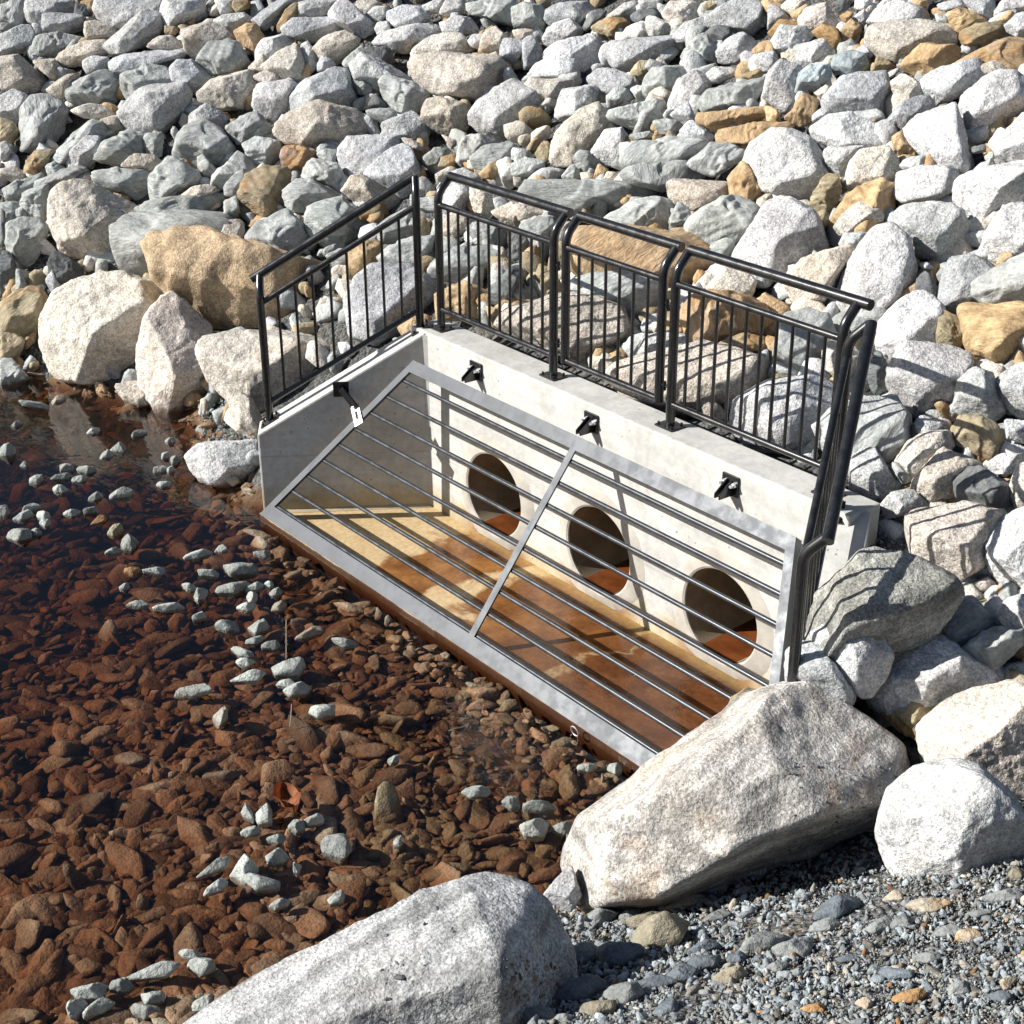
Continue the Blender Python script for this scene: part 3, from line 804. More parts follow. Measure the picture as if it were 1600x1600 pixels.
T 217,362 235,350 300,352 360,370 430,395 540,420 548,470 540,515 480,518 400,522 345,517 305,495 260,455 235,425|huge tan boulder behind the left railing
K 60,505 85,455 130,432 190,428 245,445 257,460 245,520 222,590 150,602 90,590 65,550|huge cream boulder at the water's edge
K 213,555 225,500 265,455 300,485 330,510 335,590 330,660 290,668 250,650 218,600|upright cream boulder standing in the pond
K 308,545 320,522 370,517 440,520 520,540 545,570 470,640 420,680 380,645 330,595|broad cream boulder against the left wing wall
W 290,715 310,695 360,690 400,690 412,745 375,762 325,755 300,740|white rounded boulder at the end of the left wing wall
t 0,480 25,450 60,450 80,470 72,510 45,530 15,510 0,515
t 0,515 20,520 38,530 30,560 0,565
g 0,560 20,562 45,590 30,603 0,612
w 72,440 80,420 100,455 85,465
c 350,600 395,625 415,670 400,690 370,670
c 175,598 230,596 264,628 215,638 190,622
@400 200
g 0,60 18,52 30,60 38,74 30,78 12,82 -4,80 -10,72
g 17,40 24,31 34,31 44,36 52,42 56,46 46,50 34,52 22,52 18,46
g 27,30 36,19 42,20 50,22 56,33 56,36 50,40 40,36
g 38,16 44,13 52,14 53,22 48,24 40,20
c 54,40 60,30 66,29 74,33 80,38 92,43 86,52 76,54 66,48
w 67,29 76,22 90,9 96,10 100,20 104,30 106,36 100,42 90,44 78,38|pointed white granite boulder above the left railing
g 33,50 44,46 54,44 64,50 74,55 72,65 60,74 44,75 36,68 32,60
g 76,62 84,56 96,50 104,52 110,62 108,68 98,70 84,72 77,70
g 100,44 114,43 116,52 106,53 100,50
w 114,35 128,33 134,42 132,50 122,56 114,58
c 132,36 146,42 150,48 146,56 136,52
w 121,28 130,25 140,30 142,36 124,33
o 112,22 118,18 124,17 133,24 124,27 114,26
t 105,18 112,13 120,12 122,16 114,22 104,24
g 133,20 142,12 158,9 166,16 160,24 148,30 138,28
t 138,30 146,22 154,20 157,26 148,32 142,32
o 56,90 58,74 64,71 76,70 80,76 78,84 68,90 60,94
w 57,108 64,94 74,87 96,87 109,96 116,112 112,122 80,136 59,128|grey granite boulder seen through the left railing
g 77,80 82,74 96,69 110,68 112,84 106,90 90,88 78,88
g 108,88 116,80 126,74 146,72 156,76 156,86 146,96 120,97 110,94
c 116,60 124,52 136,54 140,60 126,68 118,68
g 130,62 140,58 154,60 156,74 144,74 136,72
d 146,100 158,88 164,86 170,100 160,112 146,110
g 44,80 52,75 58,78 56,88 48,86
c 146,52 160,46 170,50 170,60 160,62
o 112,104 130,96 146,104 140,120 114,120
d 158,62 168,64 172,80 164,88 158,80
@800 200
g 0,22 8,18 20,20 20,26 12,30 0,30
S 0,34 20,32 40,32 70,34 90,36 97,40 94,46 72,52 60,55 40,54 26,50 0,42|very long flat grey slab above the railing
g 38,20 42,14 48,15 53,22 50,31 44,32
g 31,30 38,22 44,30 44,33 32,32
o 51,32 54,22 60,26 57,32
c 57,32 60,27 66,28 66,32
g 62,24 66,18 80,24 76,28 66,26
g 67,30 74,24 84,22 108,20 122,26 118,34 108,34 98,36 94,39 80,36 68,33
c 97,35 102,32 134,34 135,42 122,46 112,52 100,46 97,42|smooth cream block beside the white boulders
o 135,32 144,20 152,30 156,38 160,46 156,54 150,48 138,42
g 57,58 64,52 80,44 96,44 101,49 98,64 84,67 68,66
g 98,58 104,47 110,50 112,58 108,67 98,66
g 109,66 112,56 126,46 140,40 150,44 156,50 152,60 146,72 130,74 118,72|large pale grey-green boulder with sharp ridge
g 124,72 134,69 139,70 138,80 126,80
R 36,72 40,62 60,61 80,63 110,66 126,76 132,84 128,100 110,106 80,100 56,98 40,94|huge flat orange-brown boulder behind the middle railing
g 4,60 12,54 26,56 28,66 22,88 16,82 8,72
t 18,92 26,88 34,104 30,118 20,116
c 122,100 132,88 146,90 152,96 148,108 128,110
c 0,48 6,47 20,52 20,56 4,58
@0 0 1
W 1160,260 1175,225 1205,203 1230,202 1265,215 1275,245 1290,268 1308,290 1305,315 1268,322 1225,308 1195,298 1170,290|large white boulder with a notch
W 1148,398 1170,370 1200,315 1225,310 1265,328 1280,350 1292,400 1250,412 1215,432 1170,425|tall white boulder above the right railing
@1200 200
w 35,16 38,12 60,12 54,20 48,30 44,31 36,24
k 48,36 52,22 58,14 74,12 80,20 82,26 78,34 66,34 54,40
t 28,40 36,28 44,30 46,40 40,52 30,54 26,48
O 39,58 50,42 62,33 70,31 78,36 80,48 76,60 66,66 44,68|large orange boulder with a ridge on top
k 42,62 48,52 58,46 68,49 72,54 70,62 60,66 46,67
w 79,38 82,28 96,24 112,24 120,30 116,38 106,46 88,48 80,43
g 81,22 90,18 98,17 102,22 90,26 84,26
w 77,54 82,49 100,47 114,48 121,52 125,66 124,74 118,77 98,81 90,80 82,74 77,62|chunky white boulder with rusty flecks
W 115,38 122,30 134,25 164,20 185,22 185,44 160,48 146,56 136,68 128,67 118,56|huge white wedge-shaped boulder at the right edge
W 131,82 136,66 148,48 164,46 185,50 185,70 164,76 150,83 140,85
W 40,110 45,98 56,74 66,64 75,62 86,70 91,88 88,100 72,112 60,126 46,122|tall white boulder with shaded right face
c 10,94 22,82 36,80 48,74 54,72 52,86 44,100 36,110 14,108
g 44,74 48,66 60,65 64,66 58,74 50,77
w 107,110 109,92 114,82 128,80 138,86 144,90 130,98 124,112 112,116
g 125,96 140,88 164,78 185,84 180,106 164,110 140,112 130,106
o 142,86 146,78 152,77 154,82 144,88
d 93,94 98,88 104,96 106,106 92,106
w 94,84 100,84 104,88 96,88
g 135,18 140,14 142,18 138,24
@1200 430
g 4,36 8,26 26,20 38,24 44,36 40,48 30,58 10,62 2,58
k 34,48 40,40 52,42 58,50 54,62 44,64 36,58
w -24,94 -18,78 0,68 24,64 42,68 46,76 38,86 28,104 8,110 -12,106|striped-shadow pale boulder behind the right railing
g 28,94 40,84 56,77 78,74 89,88 84,96 90,104 80,120 56,132 36,114|flat grey slab crossed by railing shadows
W 69,30 80,18 92,10 100,11 108,20 112,30 110,44 96,48 84,56 76,54 69,46|large speckled white boulder right of the railing
t 107,20 118,26 124,34 122,44 112,46 105,42
W 76,60 82,46 90,42 104,44 118,46 126,50 126,58 120,68 120,80 112,88 92,88 80,82 76,70|white boulder crossed by a broad shadow
w 120,66 128,58 140,62 144,72 148,86 140,92 126,90 116,84
w 142,66 152,58 166,52 185,60 185,90 156,88 146,80
O 119,20 130,18 144,22 164,20 172,40 160,52 142,58 128,54 124,30|orange-stained angular boulder at the right edge
t 114,96 120,87 132,87 143,94 147,104 138,115 128,110 116,104|rounded yellow-brown boulder crossed by shadows
d 66,46 70,46 76,58 74,72 66,76 62,64
c 156,40 166,30 172,48 160,50
w 148,90 166,92 166,106 150,102
@1200 650
w 52,30 57,16 64,18 72,30 80,42 78,48 70,54 58,56 52,46
w 88,8 96,0 112,4 106,10 94,14
k 80,28 88,16 100,10 114,10 116,18 108,28 96,37 88,38
c 88,44 100,30 110,20 120,24 132,30 132,36 120,40 116,52 104,57 94,55
d 115,40 120,32 132,31 140,36 150,42 152,56 140,59 126,57 118,52|dark grey rounded rock beside the cream wedge
w 136,30 146,24 158,24 157,34 148,38 138,35
K 88,62 96,56 120,54 136,59 148,62 146,76 140,90 124,100 112,104 98,94 91,86 87,72|cream boulder striped by railing shadows
W 136,74 146,62 164,55 190,60 190,110 160,112 144,104 136,90
k 151,46 156,30 164,22 174,26 174,56 156,58
w 70,56 78,47 92,46 96,56 84,62 74,64
g 78,28 86,38 92,39 84,43 78,36
w 140,14 150,6 168,4 172,22 150,20
@0 0 1
H 1262,975 1280,925 1340,865 1365,857 1420,868 1480,898 1505,925 1480,960 1450,1005 1390,1010 1310,1030 1265,1020|large smooth grey-brown boulder right of the right wing wall
@1200 850
w 28,56 40,47 54,46 62,48 70,58 77,68 74,80 66,92 62,98 54,90 42,74 30,64
w 13,68 20,60 30,62 40,70 50,82 57,93 50,100 38,98 24,92 13,88
c 88,26 94,24 106,30 112,36 104,50 90,46
g 104,42 112,34 128,32 136,44 144,54 132,62 120,68 108,58
g 120,66 134,54 144,52 160,54 160,62 148,74 140,80 126,74
W 63,98 68,80 80,64 92,57 108,58 118,68 134,78 150,86 140,94 122,102 104,110 88,108 72,108|grey-white domed granite boulder
t 70,106 84,96 104,94 112,102 100,114 94,124 84,118
K 95,114 104,102 124,92 150,86 164,86 190,92 190,150 166,160 144,150 118,138 98,138|large cream and gold boulder at the right edge
w 144,44 150,34 175,30 180,48 160,56 150,54
@0 0 1
W 1370,1290 1385,1235 1430,1195 1480,1183 1530,1195 1580,1240 1608,1280 1612,1340 1570,1370 1530,1400 1470,1410 1400,1375 1370,1340|white rounded boulder in the gravel
L 893,1330 915,1272 1000,1215 1100,1130 1160,1088 1240,1066 1290,1070 1345,1105 1400,1150 1432,1205 1400,1260 1300,1320 1150,1390 1000,1425 930,1425 897,1400|enormous pale banded boulder in front of the grate
t 1125,1140 1143,1092 1165,1076 1195,1080 1180,1120
M 285,1605 370,1545 450,1500 530,1468 600,1425 680,1385 760,1363 805,1370 840,1400 885,1440 905,1480 890,1540 880,1620 860,1720 600,1760 280,1720|enormous grey-white boulder at the bottom of the photo
w 850,1400 892,1345 908,1400 890,1425
K 1140,660 1152,640 1165,650 1150,690
@820 400
c -18,42 -8,32 20,24 44,24 60,30 67,46 64,58 48,70 24,66 0,54|pale slab crossed by thin railing shadows
g 31,16 40,12 60,10 76,12 84,18 88,30 86,44 80,46 68,34 48,28 32,22
R 98,36 104,26 116,22 136,24 150,30 154,40 140,52 120,56 106,58 100,50|pinkish-orange boulder seen through the railing
c 52,74 60,66 80,60 110,54 130,58 150,64 152,74 140,86 124,96 100,100 80,96 62,86|buff slab crossed by baluster shadows
w 70,62 74,50 90,47 104,50 104,62 84,66
t 10,24 12,10 20,8 32,20 26,28 14,28
t 120,54 136,48 150,50 154,60 134,62"""
rocks = []
sx = sy = 0; k_ = 2.5
for ln in TR_.strip().split('\n'):
    if ln[0] == '@':
        a = ln[1:].split(); sx, sy = float(a[0]), float(a[1]); k_ = float(a[2]) if len(a) > 2 else 2.5; continue
    body, _, lab = ln.partition('|'); a = body.split()
    P = np.array([[float(v) for v in q.split(',')] for q in a[1:]])*k_+[sx, sy]
    H = hull(P*[1, -1])*[1, -1]
    x, y = H.T; area = .5*abs(np.dot(x, np.roll(y, 1))-np.dot(y, np.roll(x, 1)))
    rocks.append(dict(t=a[0], P=H, a=area, lab=lab, c=H.mean(0), w=np.ptp(x), h=np.ptp(y)))
# drop double tracings
keep = []
for r_ in rocks:
    dup = any(np.hypot(*(r_['c']-q['c'])) < .30*min(np.sqrt(r_['a']), np.sqrt(q['a'])) for q in keep)
    if not dup: keep.append(r_)
rocks = keep
order = sorted(rocks, key=lambda r: -r['a']); ind = set(id(r) for r in order[:300])
# ---- labels
CW = dict(w='pale grey granite', W='white granite', k='pinkish cream', K='cream', c='cream', g='grey-green', d='dark grey', b='pale blue-grey', t='olive-brown',
          o='orange-brown', O='orange-brown', T='tan', R='orange-brown', r='reddish', S='grey', H='grey-brown', L='banded grey', M='grey-white', D='dark grey')
marks = [r for r in order if r['lab']]
used = {}
def where(c):
    x, y = c[0]/1600, c[1]/1600
    return x, y
def describe(r):
    sq = np.sqrt(r['a']); size = 'big' if sq > 95 else 'medium' if sq > 62 else 'small' if sq > 40 else 'very small'
    asp = r['w']/max(r['h'], 1)
    shape = ('long flat' if asp > 2.3 else 'wide' if asp > 1.55 else 'upright' if asp < .72 else 'chunky')
    noun = 'angular rock' if r['t'] in SHARP else 'rounded rock'
    return f"{size} {shape} {CW[r['t']]} {noun}"
for r in order:
    if id(r) not in ind: continue
    if r['lab']:
        r['L'] = r['lab']; used[r['L']] = 1; continue
    d = describe(r); best = None
    for m in sorted(marks, key=lambda m: np.hypot(*(m['c']-r['c']))/(1+.002*np.sqrt(m['a'])))[:3]:
        v = r['c']-m['c']; ax, ay = abs(v[0])/m['w'], abs(v[1])/m['h']
        rel = ('just right of' if v[0] > 0 else 'just left of') if ax > 1.6*ay else ('just below' if v[1] > 0 else 'just above') if ay > 1.6*ax else \
              ('below and right of' if v[0] > 0 else 'below and left of') if v[1] > 0 else ('above and right of' if v[0] > 0 else 'above and left of')
        if np.hypot(ax, ay) > 1.6: rel = rel.replace('just ', '')
        ml = m['lab'].split(); ml = ' '.join(ml[:8])
        for cut in (' above the', ' below the', ' right of', ' behind the', ' with ', ' crossed by', ' seen through', ' standing in', ' against the', " at the", ' in front', ' in the gravel', ' in a dark', ' striped by'):
            if cut in ml: ml = ml.split(cut)[0]
        if sum(1 for q in marks if q['lab'].startswith(ml)) > 1: continue
        L = f"{d} {rel} the {ml}"
        if len(L.split()) <= 16 and L not in used: best = L; break
    if best is None:
        best = f"{d} {spot(*r['c'])}"
        if best in used: best = best.replace(' rock ', ' stone ')
    used[best] = 1; r['L'] = best
# ---- build
def place(P, adv=0., push=0.):
    c = P.mean(0); P0 = hit(*c)
    d = ray(*c); P0 = P0+d/np.linalg.norm(d)*push
    e1, e2, e3 = frame(*c); q = []
    for x, y in P:
        d = ray(x, y); t = ((P0-CAM)@e3)/(d@e3); X = CAM+d*t-P0; q.append([X@e1, X@e2])
    return P0, (e1, e2, e3), np.array(q)
rest_V, rest_F, rest_C = [], [], []; voff = 0
def add_rest(V, F, col):
    global voff
    rest_V.append(V); rest_F.append(F+voff); rest_C.append(np.repeat(np.array([col]), len(V), 0)); voff += len(V)
def ccw(q):
    x, y = q.T; return q if (np.dot(x, np.roll(y, -1))-np.dot(y, np.roll(x, -1))) > 0 else q[::-1]
BIG = {}
BACK = 'boulders and broken rocks of the riprap bank'
for i, r in enumerate(rocks):
    rg = np.random.default_rng(100+i); P0, (e1, e2, e3), q = place(r['P'], push=-.32 if r['t'] == 'L' else -.40 if (r['t'] == 'H' or (r['c'][0] < 1400 and 960 < r['c'][1] < 1110)) else 0); q = ccw(q)
    w_, h_ = np.ptp(q[:, 0]), np.ptp(q[:, 1]); size = math.sqrt(w_*h_)
    lvl = 6 if r['a'] > 14000 else 5 if r['a'] > 1200 else 4
    D = (rg.uniform(.42, .6)*min(size, 1.25*min(w_, h_)))
    if r['t'] == 'M': D *= .62
    X, F, c = rock_geom(q, lvl, r['t'] in SHARP, D, rg, rough=.8 if r['a'] > 40000 else 1., grow=1.02 if r['a'] > 40000 else 1.05 if r['a'] > 14000 else 1.09, mild=r['t'] in 'LM' or 'slab' in r['lab'])
    if r['t'] == 'D': X = X*(1+.08*fbm(X*22, 3, 3))[:, None]
    W3 = X[:, :1]*e1+X[:, 1:2]*e2+X[:, 2:]*e3; loc = P0+c[0]*e1+c[1]*e2
    # keep clear of the headwall: nothing may poke through the walls into the basin
    G = W3+loc
    x_, y_, z_ = G.T
    bad = (z_ < HW+.02) & (x_ > -.05) & (x_ < L_+.17) & (y_ < TH+.03) & (loc[1] > .1)
    if bad.any(): G[bad, 1] = TH+.03
    sd = (x_-0)*CA-(y_)*SA          # signed distance from left wing inner plane
    if loc[0] < .2 and loc[1] < 1:
        dL = -(x_*CA-y_*SA)         # positive outside
        m = (dL < TH+.01) & (y_ > -W_*CA-.1) & (x_ < .3) & (z_ < 1.25)
        if (-(loc[0]*CA-loc[1]*SA)) > 0:
            G[m] += np.stack([-(TH+.01-dL[m])*CA, (TH+.01-dL[m])*SA, 0*dL[m]], -1)
    dR = (x_-L_)*CA+y_*(-SA)*-1
    dR = (x_-L_)*CA+(y_)*SA
    if loc[0] > L_ and r['t'] not in 'LM':
        m = (dR < TH+.01) & (y_ > -W_*CA-.1) & (y_ < .1) & (z_ < 1.25)
        if ((loc[0]-L_)*CA+loc[1]*SA) > 0 and P0[1] > .35:
            G[m] += np.stack([(TH+.01-dR[m])*CA, (TH+.01-dR[m])*SA, 0*dR[m]], -1)
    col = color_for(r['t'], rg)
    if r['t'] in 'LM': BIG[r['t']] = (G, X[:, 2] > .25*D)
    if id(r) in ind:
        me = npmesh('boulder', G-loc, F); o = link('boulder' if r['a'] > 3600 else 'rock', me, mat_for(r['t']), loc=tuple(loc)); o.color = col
        tag(o, r['L'], 'boulder' if r['a'] > 3600 else 'rock', BACK)
    else: add_rest(G, F, col)
# ---- filler rocks deeper in the gaps
rg = np.random.default_rng(77)
protos = []
for k in range(14):
    a = np.sort(rg.uniform(0, 2*math.pi)+np.arange(5)*1.2566+rg.normal(0, .22, 5)); q = hull(np.stack([np.cos(a), np.sin(a)*rg.uniform(.6, .95)], -1)*rg.uniform(.8, 1.1, (5, 1)))
    X, F, _ = rock_geom(ccw(q), 3, True, .55, rg, .7, 1); protos.append(X)
F3 = ico(3)[1]
def rotm(rg, flat=False):
    q = rg.normal(size=4); 
    if flat: q[1:3] *= .10
    q /= np.linalg.norm(q); a, b, c, d = q
    return np.array([[1-2*(c*c+d*d), 2*(b*c-a*d), 2*(b*d+a*c)], [2*(b*c+a*d), 1-2*(b*b+d*d), 2*(c*d-a*b)], [2*(b*d-a*c), 2*(c*d+a*b), 1-2*(b*b+c*c)]])
cnt = 0
for k in range(2600):
    px, py = rg.uniform(-80, 1700), rg.uniform(-60, 1150)
    if px < 350 and py > 640: continue
    if 420 < px < 1180 and py > 560+.4*(px-400): continue
    p = hit(px, py)
    dl = -(p[0]*CA-p[1]*SA)
    if p[2] < .0 or (p[1] < 0 and p[0] < L_+.3 and dl < TH+.13) or (p[0] < 0 and dl < TH+.13): continue
    if basin(p[0], p[1]) or (-.3 < p[0] < L_+.3 and p[1] < .42): continue
    s = rg.uniform(.07, .17)
    dd = ray(px, py); dd /= np.linalg.norm(dd); p = p+dd*(.13+s*.3)
    t = rg.choice(list('wwggkcto')); add_rest((protos[k % 14]*[s, s, s*.8])@rotm(rg).T+p, F3, color_for(t, rg)); cnt += 1
me = npmesh('filler_rocks', np.vstack(rest_V), np.vstack(rest_F)); me.materials.append(MSA)
at = me.color_attributes.new('col', 'FLOAT_COLOR', 'POINT'); at.data.foreach_set('color', np.vstack(rest_C).astype(np.float32).ravel())
tag(link('filler_rocks', me, None), 'small broken rocks filling the gaps between the riprap boulders', 'rocks', kind='stuff')
# ------------------------------------------------------------------ stones in the pond
ST = """@0 550 3.75
3,41,8,8 10,47,3,3 15,53,5,5 7,30,4,3 24,20,5,4,c 15,22,12,2 39,33,5,3 58,34,5,3 28,48,6,5 36,49,6,5 26,52,8,3 33,53,5,4 25,57,7,5 49,40,5,6 44,43,5,3 40,60,5,5 50,59,9,6 38,66,6,4 30,67,6,4 13,65,6,3 10,68,8,5 18,68,4,6 19,71,4,4 8,76,9,7 15,75,5,5 41,70,6,4,o 48,74,5,6,t 54,79,6,9 47,83,6,3 69,43,3,4 73,45,4,5 67,49,5,3 71,49,4,3 68,55,5,4 86,25,5,4 85,32,6,5 71,37,5,3 64,91,8,4 55,91,6,4,o 83,84,10,5 92,82,5,4 87,92,8,4 79,98,6,3 84,101,4,6 101,90,14,7 97,98,11,7 106,98,7,3 105,102,4,6 115,100,6,5 109,84,6,3 116,106,6,4,c 71,106,11,5 57,105,8,3 83,110,6,4 103,106,7,5 95,114,8,5 108,114,8,7 106,120,6,4 113,122,7,5 101,125,9,4 102,129,9,5 103,135,12,6 120,131,13,8 124,140,9,8 119,138,7,4 129,117,11,5,c 144,121,10,4 81,141,14,5 92,151,5,9 134,149,9,8 1,66,5,6 112,97,3,3 52,98,5,3
@0 1000 4.375
88,61,3,8 94,62,6,7 90,68,6,4 106,66,5,6 112,64,7,5 99,71,6,4 99,77,7,6 87,81,9,11 93,86,11,7 77,88,8,4 120,73,8,11 106,81,3,6 76,81,11,5 120,92,6,4 100,94,6,4 43,123,7,6 32,125,11,7 27,131,6,8 35,131,9,5 55,127,8,6 52,132,8,7 73,130,8,9 72,116,8,7 68,112,10,4 54,118,17,6 142,72,3,3
@250 1150 4.0625
122,21,9,6 135,25,6,6 144,35,9,9 155,35,8,6 146,27,10,3 90,9,4,3 164,12,6,4 175,12,5,5"""
pproto = []
for k in range(12):
    a = np.sort(rg.uniform(0, 2*math.pi)+np.arange(5)*1.2566+rg.normal(0, .22, 5)); q = hull(np.stack([np.cos(a), np.sin(a)*rg.uniform(.55, .9)], -1)*rg.uniform(.8, 1.1, (5, 1)))
    X, F, _ = rock_geom(ccw(q), 4, True, .5, rg, .9, 1); me = npmesh('pond_stone', X, F); me.materials.append(MPO); pproto.append(me)
F4 = ico(4)[1]
sx = sy = 0; kk = 1; dry = []
for ln in ST.strip().split('\n'):
    if ln[0] == '@': a = ln[1:].split(); sx, sy, kk = map(float, a); continue
    for q in ln.split():
        v = q.split(','); dry.append((sx+float(v[0])*kk, sy+float(v[1])*kk, float(v[2])*kk, float(v[3])*kk, v[4] if len(v) > 4 else 'g'))
DL = ['flat grey stone breaking the water surface of the pond', 'small grey stone poking out of the brown pond water']
used2 = {}
for i, (x, y, w_, h_, t) in enumerate(dry):
    d = ray(x, y+h_*.1); tt = (WZ+.0-CAM[2])/d[2]; p = CAM+d*tt; dist = tt; s = w_/FPX*dist/2; hz = h_/FPX*dist/2
    e1, e2, e3 = frame(x, y)
    m = pproto[i % 12]; o = link('pond_stone', m, None)
    # stone sits across the waterline, long axis along the view's horizontal
    ez = np.array([0, 0, 1.]); ex_ = e1-ez*(e1@ez); ex_ /= np.linalg.norm(ex_); ey_ = np.cross(ez, ex_); a = rg.uniform(-.5, .5)
    X1 = ex_*math.cos(a)+ey_*math.sin(a); Y1 = np.cross(ez, X1)
    til = rg.uniform(-.35, .35); Z1 = ez*math.cos(til)+X1*math.sin(til); X1 = np.cross(Y1, Z1)
    sxx, syy = s*1.4, max(hz*1.6, s*.6); szz = max(hz*2.1, .065)
    Mx = Matrix([[X1[r]*sxx, Y1[r]*syy, Z1[r]*szz, 0] for r in range(3)]+[[0, 0, 0, 1]]); Mx.translation = Vector(p+ez*.002)
    o.matrix_world = Mx
    c = {'g': (.44, .47, .44), 'c': (.5, .45, .36), 'o': (.34, .2, .1), 't': (.34, .31, .22)}[t]; f = rg.uniform(.6, 1.05)
    o.color = (c[0]*f, c[1]*f, c[2]*f, .15)
    nm = {'g': 'grey', 'c': 'cream', 'o': 'orange-brown', 't': 'olive'}[t]; big = 'large' if w_ > 32 else 'mid-sized' if w_ > 20 else 'small'
    sh = 'flat' if w_/h_ > 1.9 else 'upright' if w_/h_ < .9 else 'angular'
    lab = f"{big} {sh} {nm} dry-topped pond stone {spot(x, y)} the photo"
    if lab in used2: lab = lab.replace('dry-topped', 'half-sunken')
    used2[lab] = 1
    tag(o, lab, 'stone', 'dry-topped stones scattered in the pond')
# submerged bed stones
pb = [p.copy() for p in protos]
bV, bF, bC = [], [], []; off = 0; cand = []
xs = []
N_BED = 8500
for k in range(N_BED*3):
    px = rg.uniform(-60, 1010); py = rg.uniform(560, 1640)
    d = ray(px, py); t = (-.15-CAM[2])/d[2]; p = CAM+d*t
    if p[1] > -1.0 and p[0] > p[1]*SA/CA-.12: continue
    gz = float(ground(np.array([p[0]]), np.array([p[1]]))[0])
    if gz > WZ+.06: continue
    p[2] = gz; xs.append((p, px, py))
    if len(xs) >= N_BED: break
sub = []
for k, (p, px, py) in enumerate(xs):
    near = (py-560)/1080; s = rg.lognormal(math.log(.043), .45); s = min(s, .14)
    if px > 640 and rg.random() < .7: s *= .65
    s3 = np.array([s*rg.uniform(1.0, 1.4), s*rg.uniform(.7, 1.0), s*rg.uniform(.36, .6)])
    warm = rg.random(); c = np.array([.31, .205, .125])*rg.uniform(.4, 1.15) if warm < .72 else np.array([.38, .33, .25])*rg.uniform(.7, 1.2)
    if px > 560 and py > 1100 and warm > .45: c = np.array([.27, .225, .14])*rg.uniform(.7, 1.1)
    yaw = rg.normal(-.9, .5); cy, sy_ = math.cos(yaw), math.sin(yaw); Rz = np.array([[cy, -sy_, 0], [sy_, cy, 0], [0, 0, 1]])
    near_slab = max(0, 1-abs(p[1]+1.12)/.2)*.04 if p[0] > -.8 else 0
    top = min(p[2]+s3[2]*.35+rg.uniform(0, .03)+near_slab*.3, WZ-s3[2]*.75-.004)
    if p[2] > WZ-.02: top = p[2]+s3[2]*.2
    sub.append((s, k % 14, s3, Rz@rotm(rg, True), np.array([p[0], p[1], top]), c))
sub.sort(key=lambda q: -q[0])
SUBM = []
for X in protos:
    me = npmesh('submerged_stone', X, F3); me.materials.append(MPO); SUBM.append(me)
for j, (s, k, s3, Rm, p, c) in enumerate(sub):
    if j < 170:
        o = link('submerged_stone', SUBM[k], None); A3 = Rm*s3[None, :]
        Mx = Matrix([[*A3[r], 0] for r in range(3)]+[[0, 0, 0, 1]]); Mx.translation = Vector(p); o.matrix_world = Mx; o.color = (*c, .1)
        tag(o, 'larger reddish-brown stone lying under the clear brown pond water', 'stone', 'larger submerged stones of the pond bed')
    else:
        V = (protos[k]*s3)@Rm.T+p; bV.append(V); bF.append(F3+off); off += len(V); bC.append(np.repeat(np.array([[*c, .1]]), len(V), 0))
me = npmesh('pond_bed_stones', np.vstack(bV), np.vstack(bF)); me.materials.append(MSA)
at = me.color_attributes.new('col', 'FLOAT_COLOR', 'POINT'); at.data.foreach_set('color', np.vstack(bC).astype(np.float32).ravel())
tag(link('pond_bed_stones', me, None), 'reddish-brown broken stones covering the pond bed under water', 'stones', kind='stuff')
# ------------------------------------------------------------------ gravel of the near bank
GS = """47,54,19,18,t 43,49,12,8,t 20,71,17,10,d 27,48,12,9,g 30,44,14,7,o 19,61,14,10,g 33,60,14,12,d 35,72,10,10,g 44,68,12,6,d 60,62,8,10,d 68,66,9,7,t 78,56,12,8,g 85,53,7,3,o 88,58,10,9,g 98,50,8,6,g 102,45,12,11,d 115,50,9,6,g 119,41,5,6,c 130,44,12,7,c 90,23,9,14,t 99,21,12,9,g 96,16,6,5,g 109,18,6,5,c 79,30,6,6,o 84,29,4,3,o 58,38,5,3,o 62,38,10,6,g 72,39,4,6,g 72,34,6,4,g 53,43,12,5,k 37,47,6,6,g 45,41,8,5,g 64,47,7,5,g 120,65,9,6,d 124,72,9,5,o 143,53,6,5,c 158,34,6,6,t 154,41,10,6,g 122,49,6,6,g 105,60,6,4,d 140,70,7,7,g 152,72,7,5,d 155,68,4,8,c 91,55,6,4,d 53,66,8,10,d 27,76,9,8,t 48,76,8,6,d 8,78,10,6,g 16,79,7,5,g 60,57,9,6,d 70,60,6,5,d 12,59,5,4,t 94,76,8,5,o 110,74,5,5,k 83,63,6,5,g 130,60,7,5,g 136,52,8,6,g 146,46,6,4,g"""
def gsurf(x, y): return S(x, y)-.15
NM = {'t': 'olive-brown', 'd': 'dark blue-grey', 'g': 'grey', 'o': 'orange-brown', 'c': 'cream', 'k': 'pinkish'}
used3 = {}
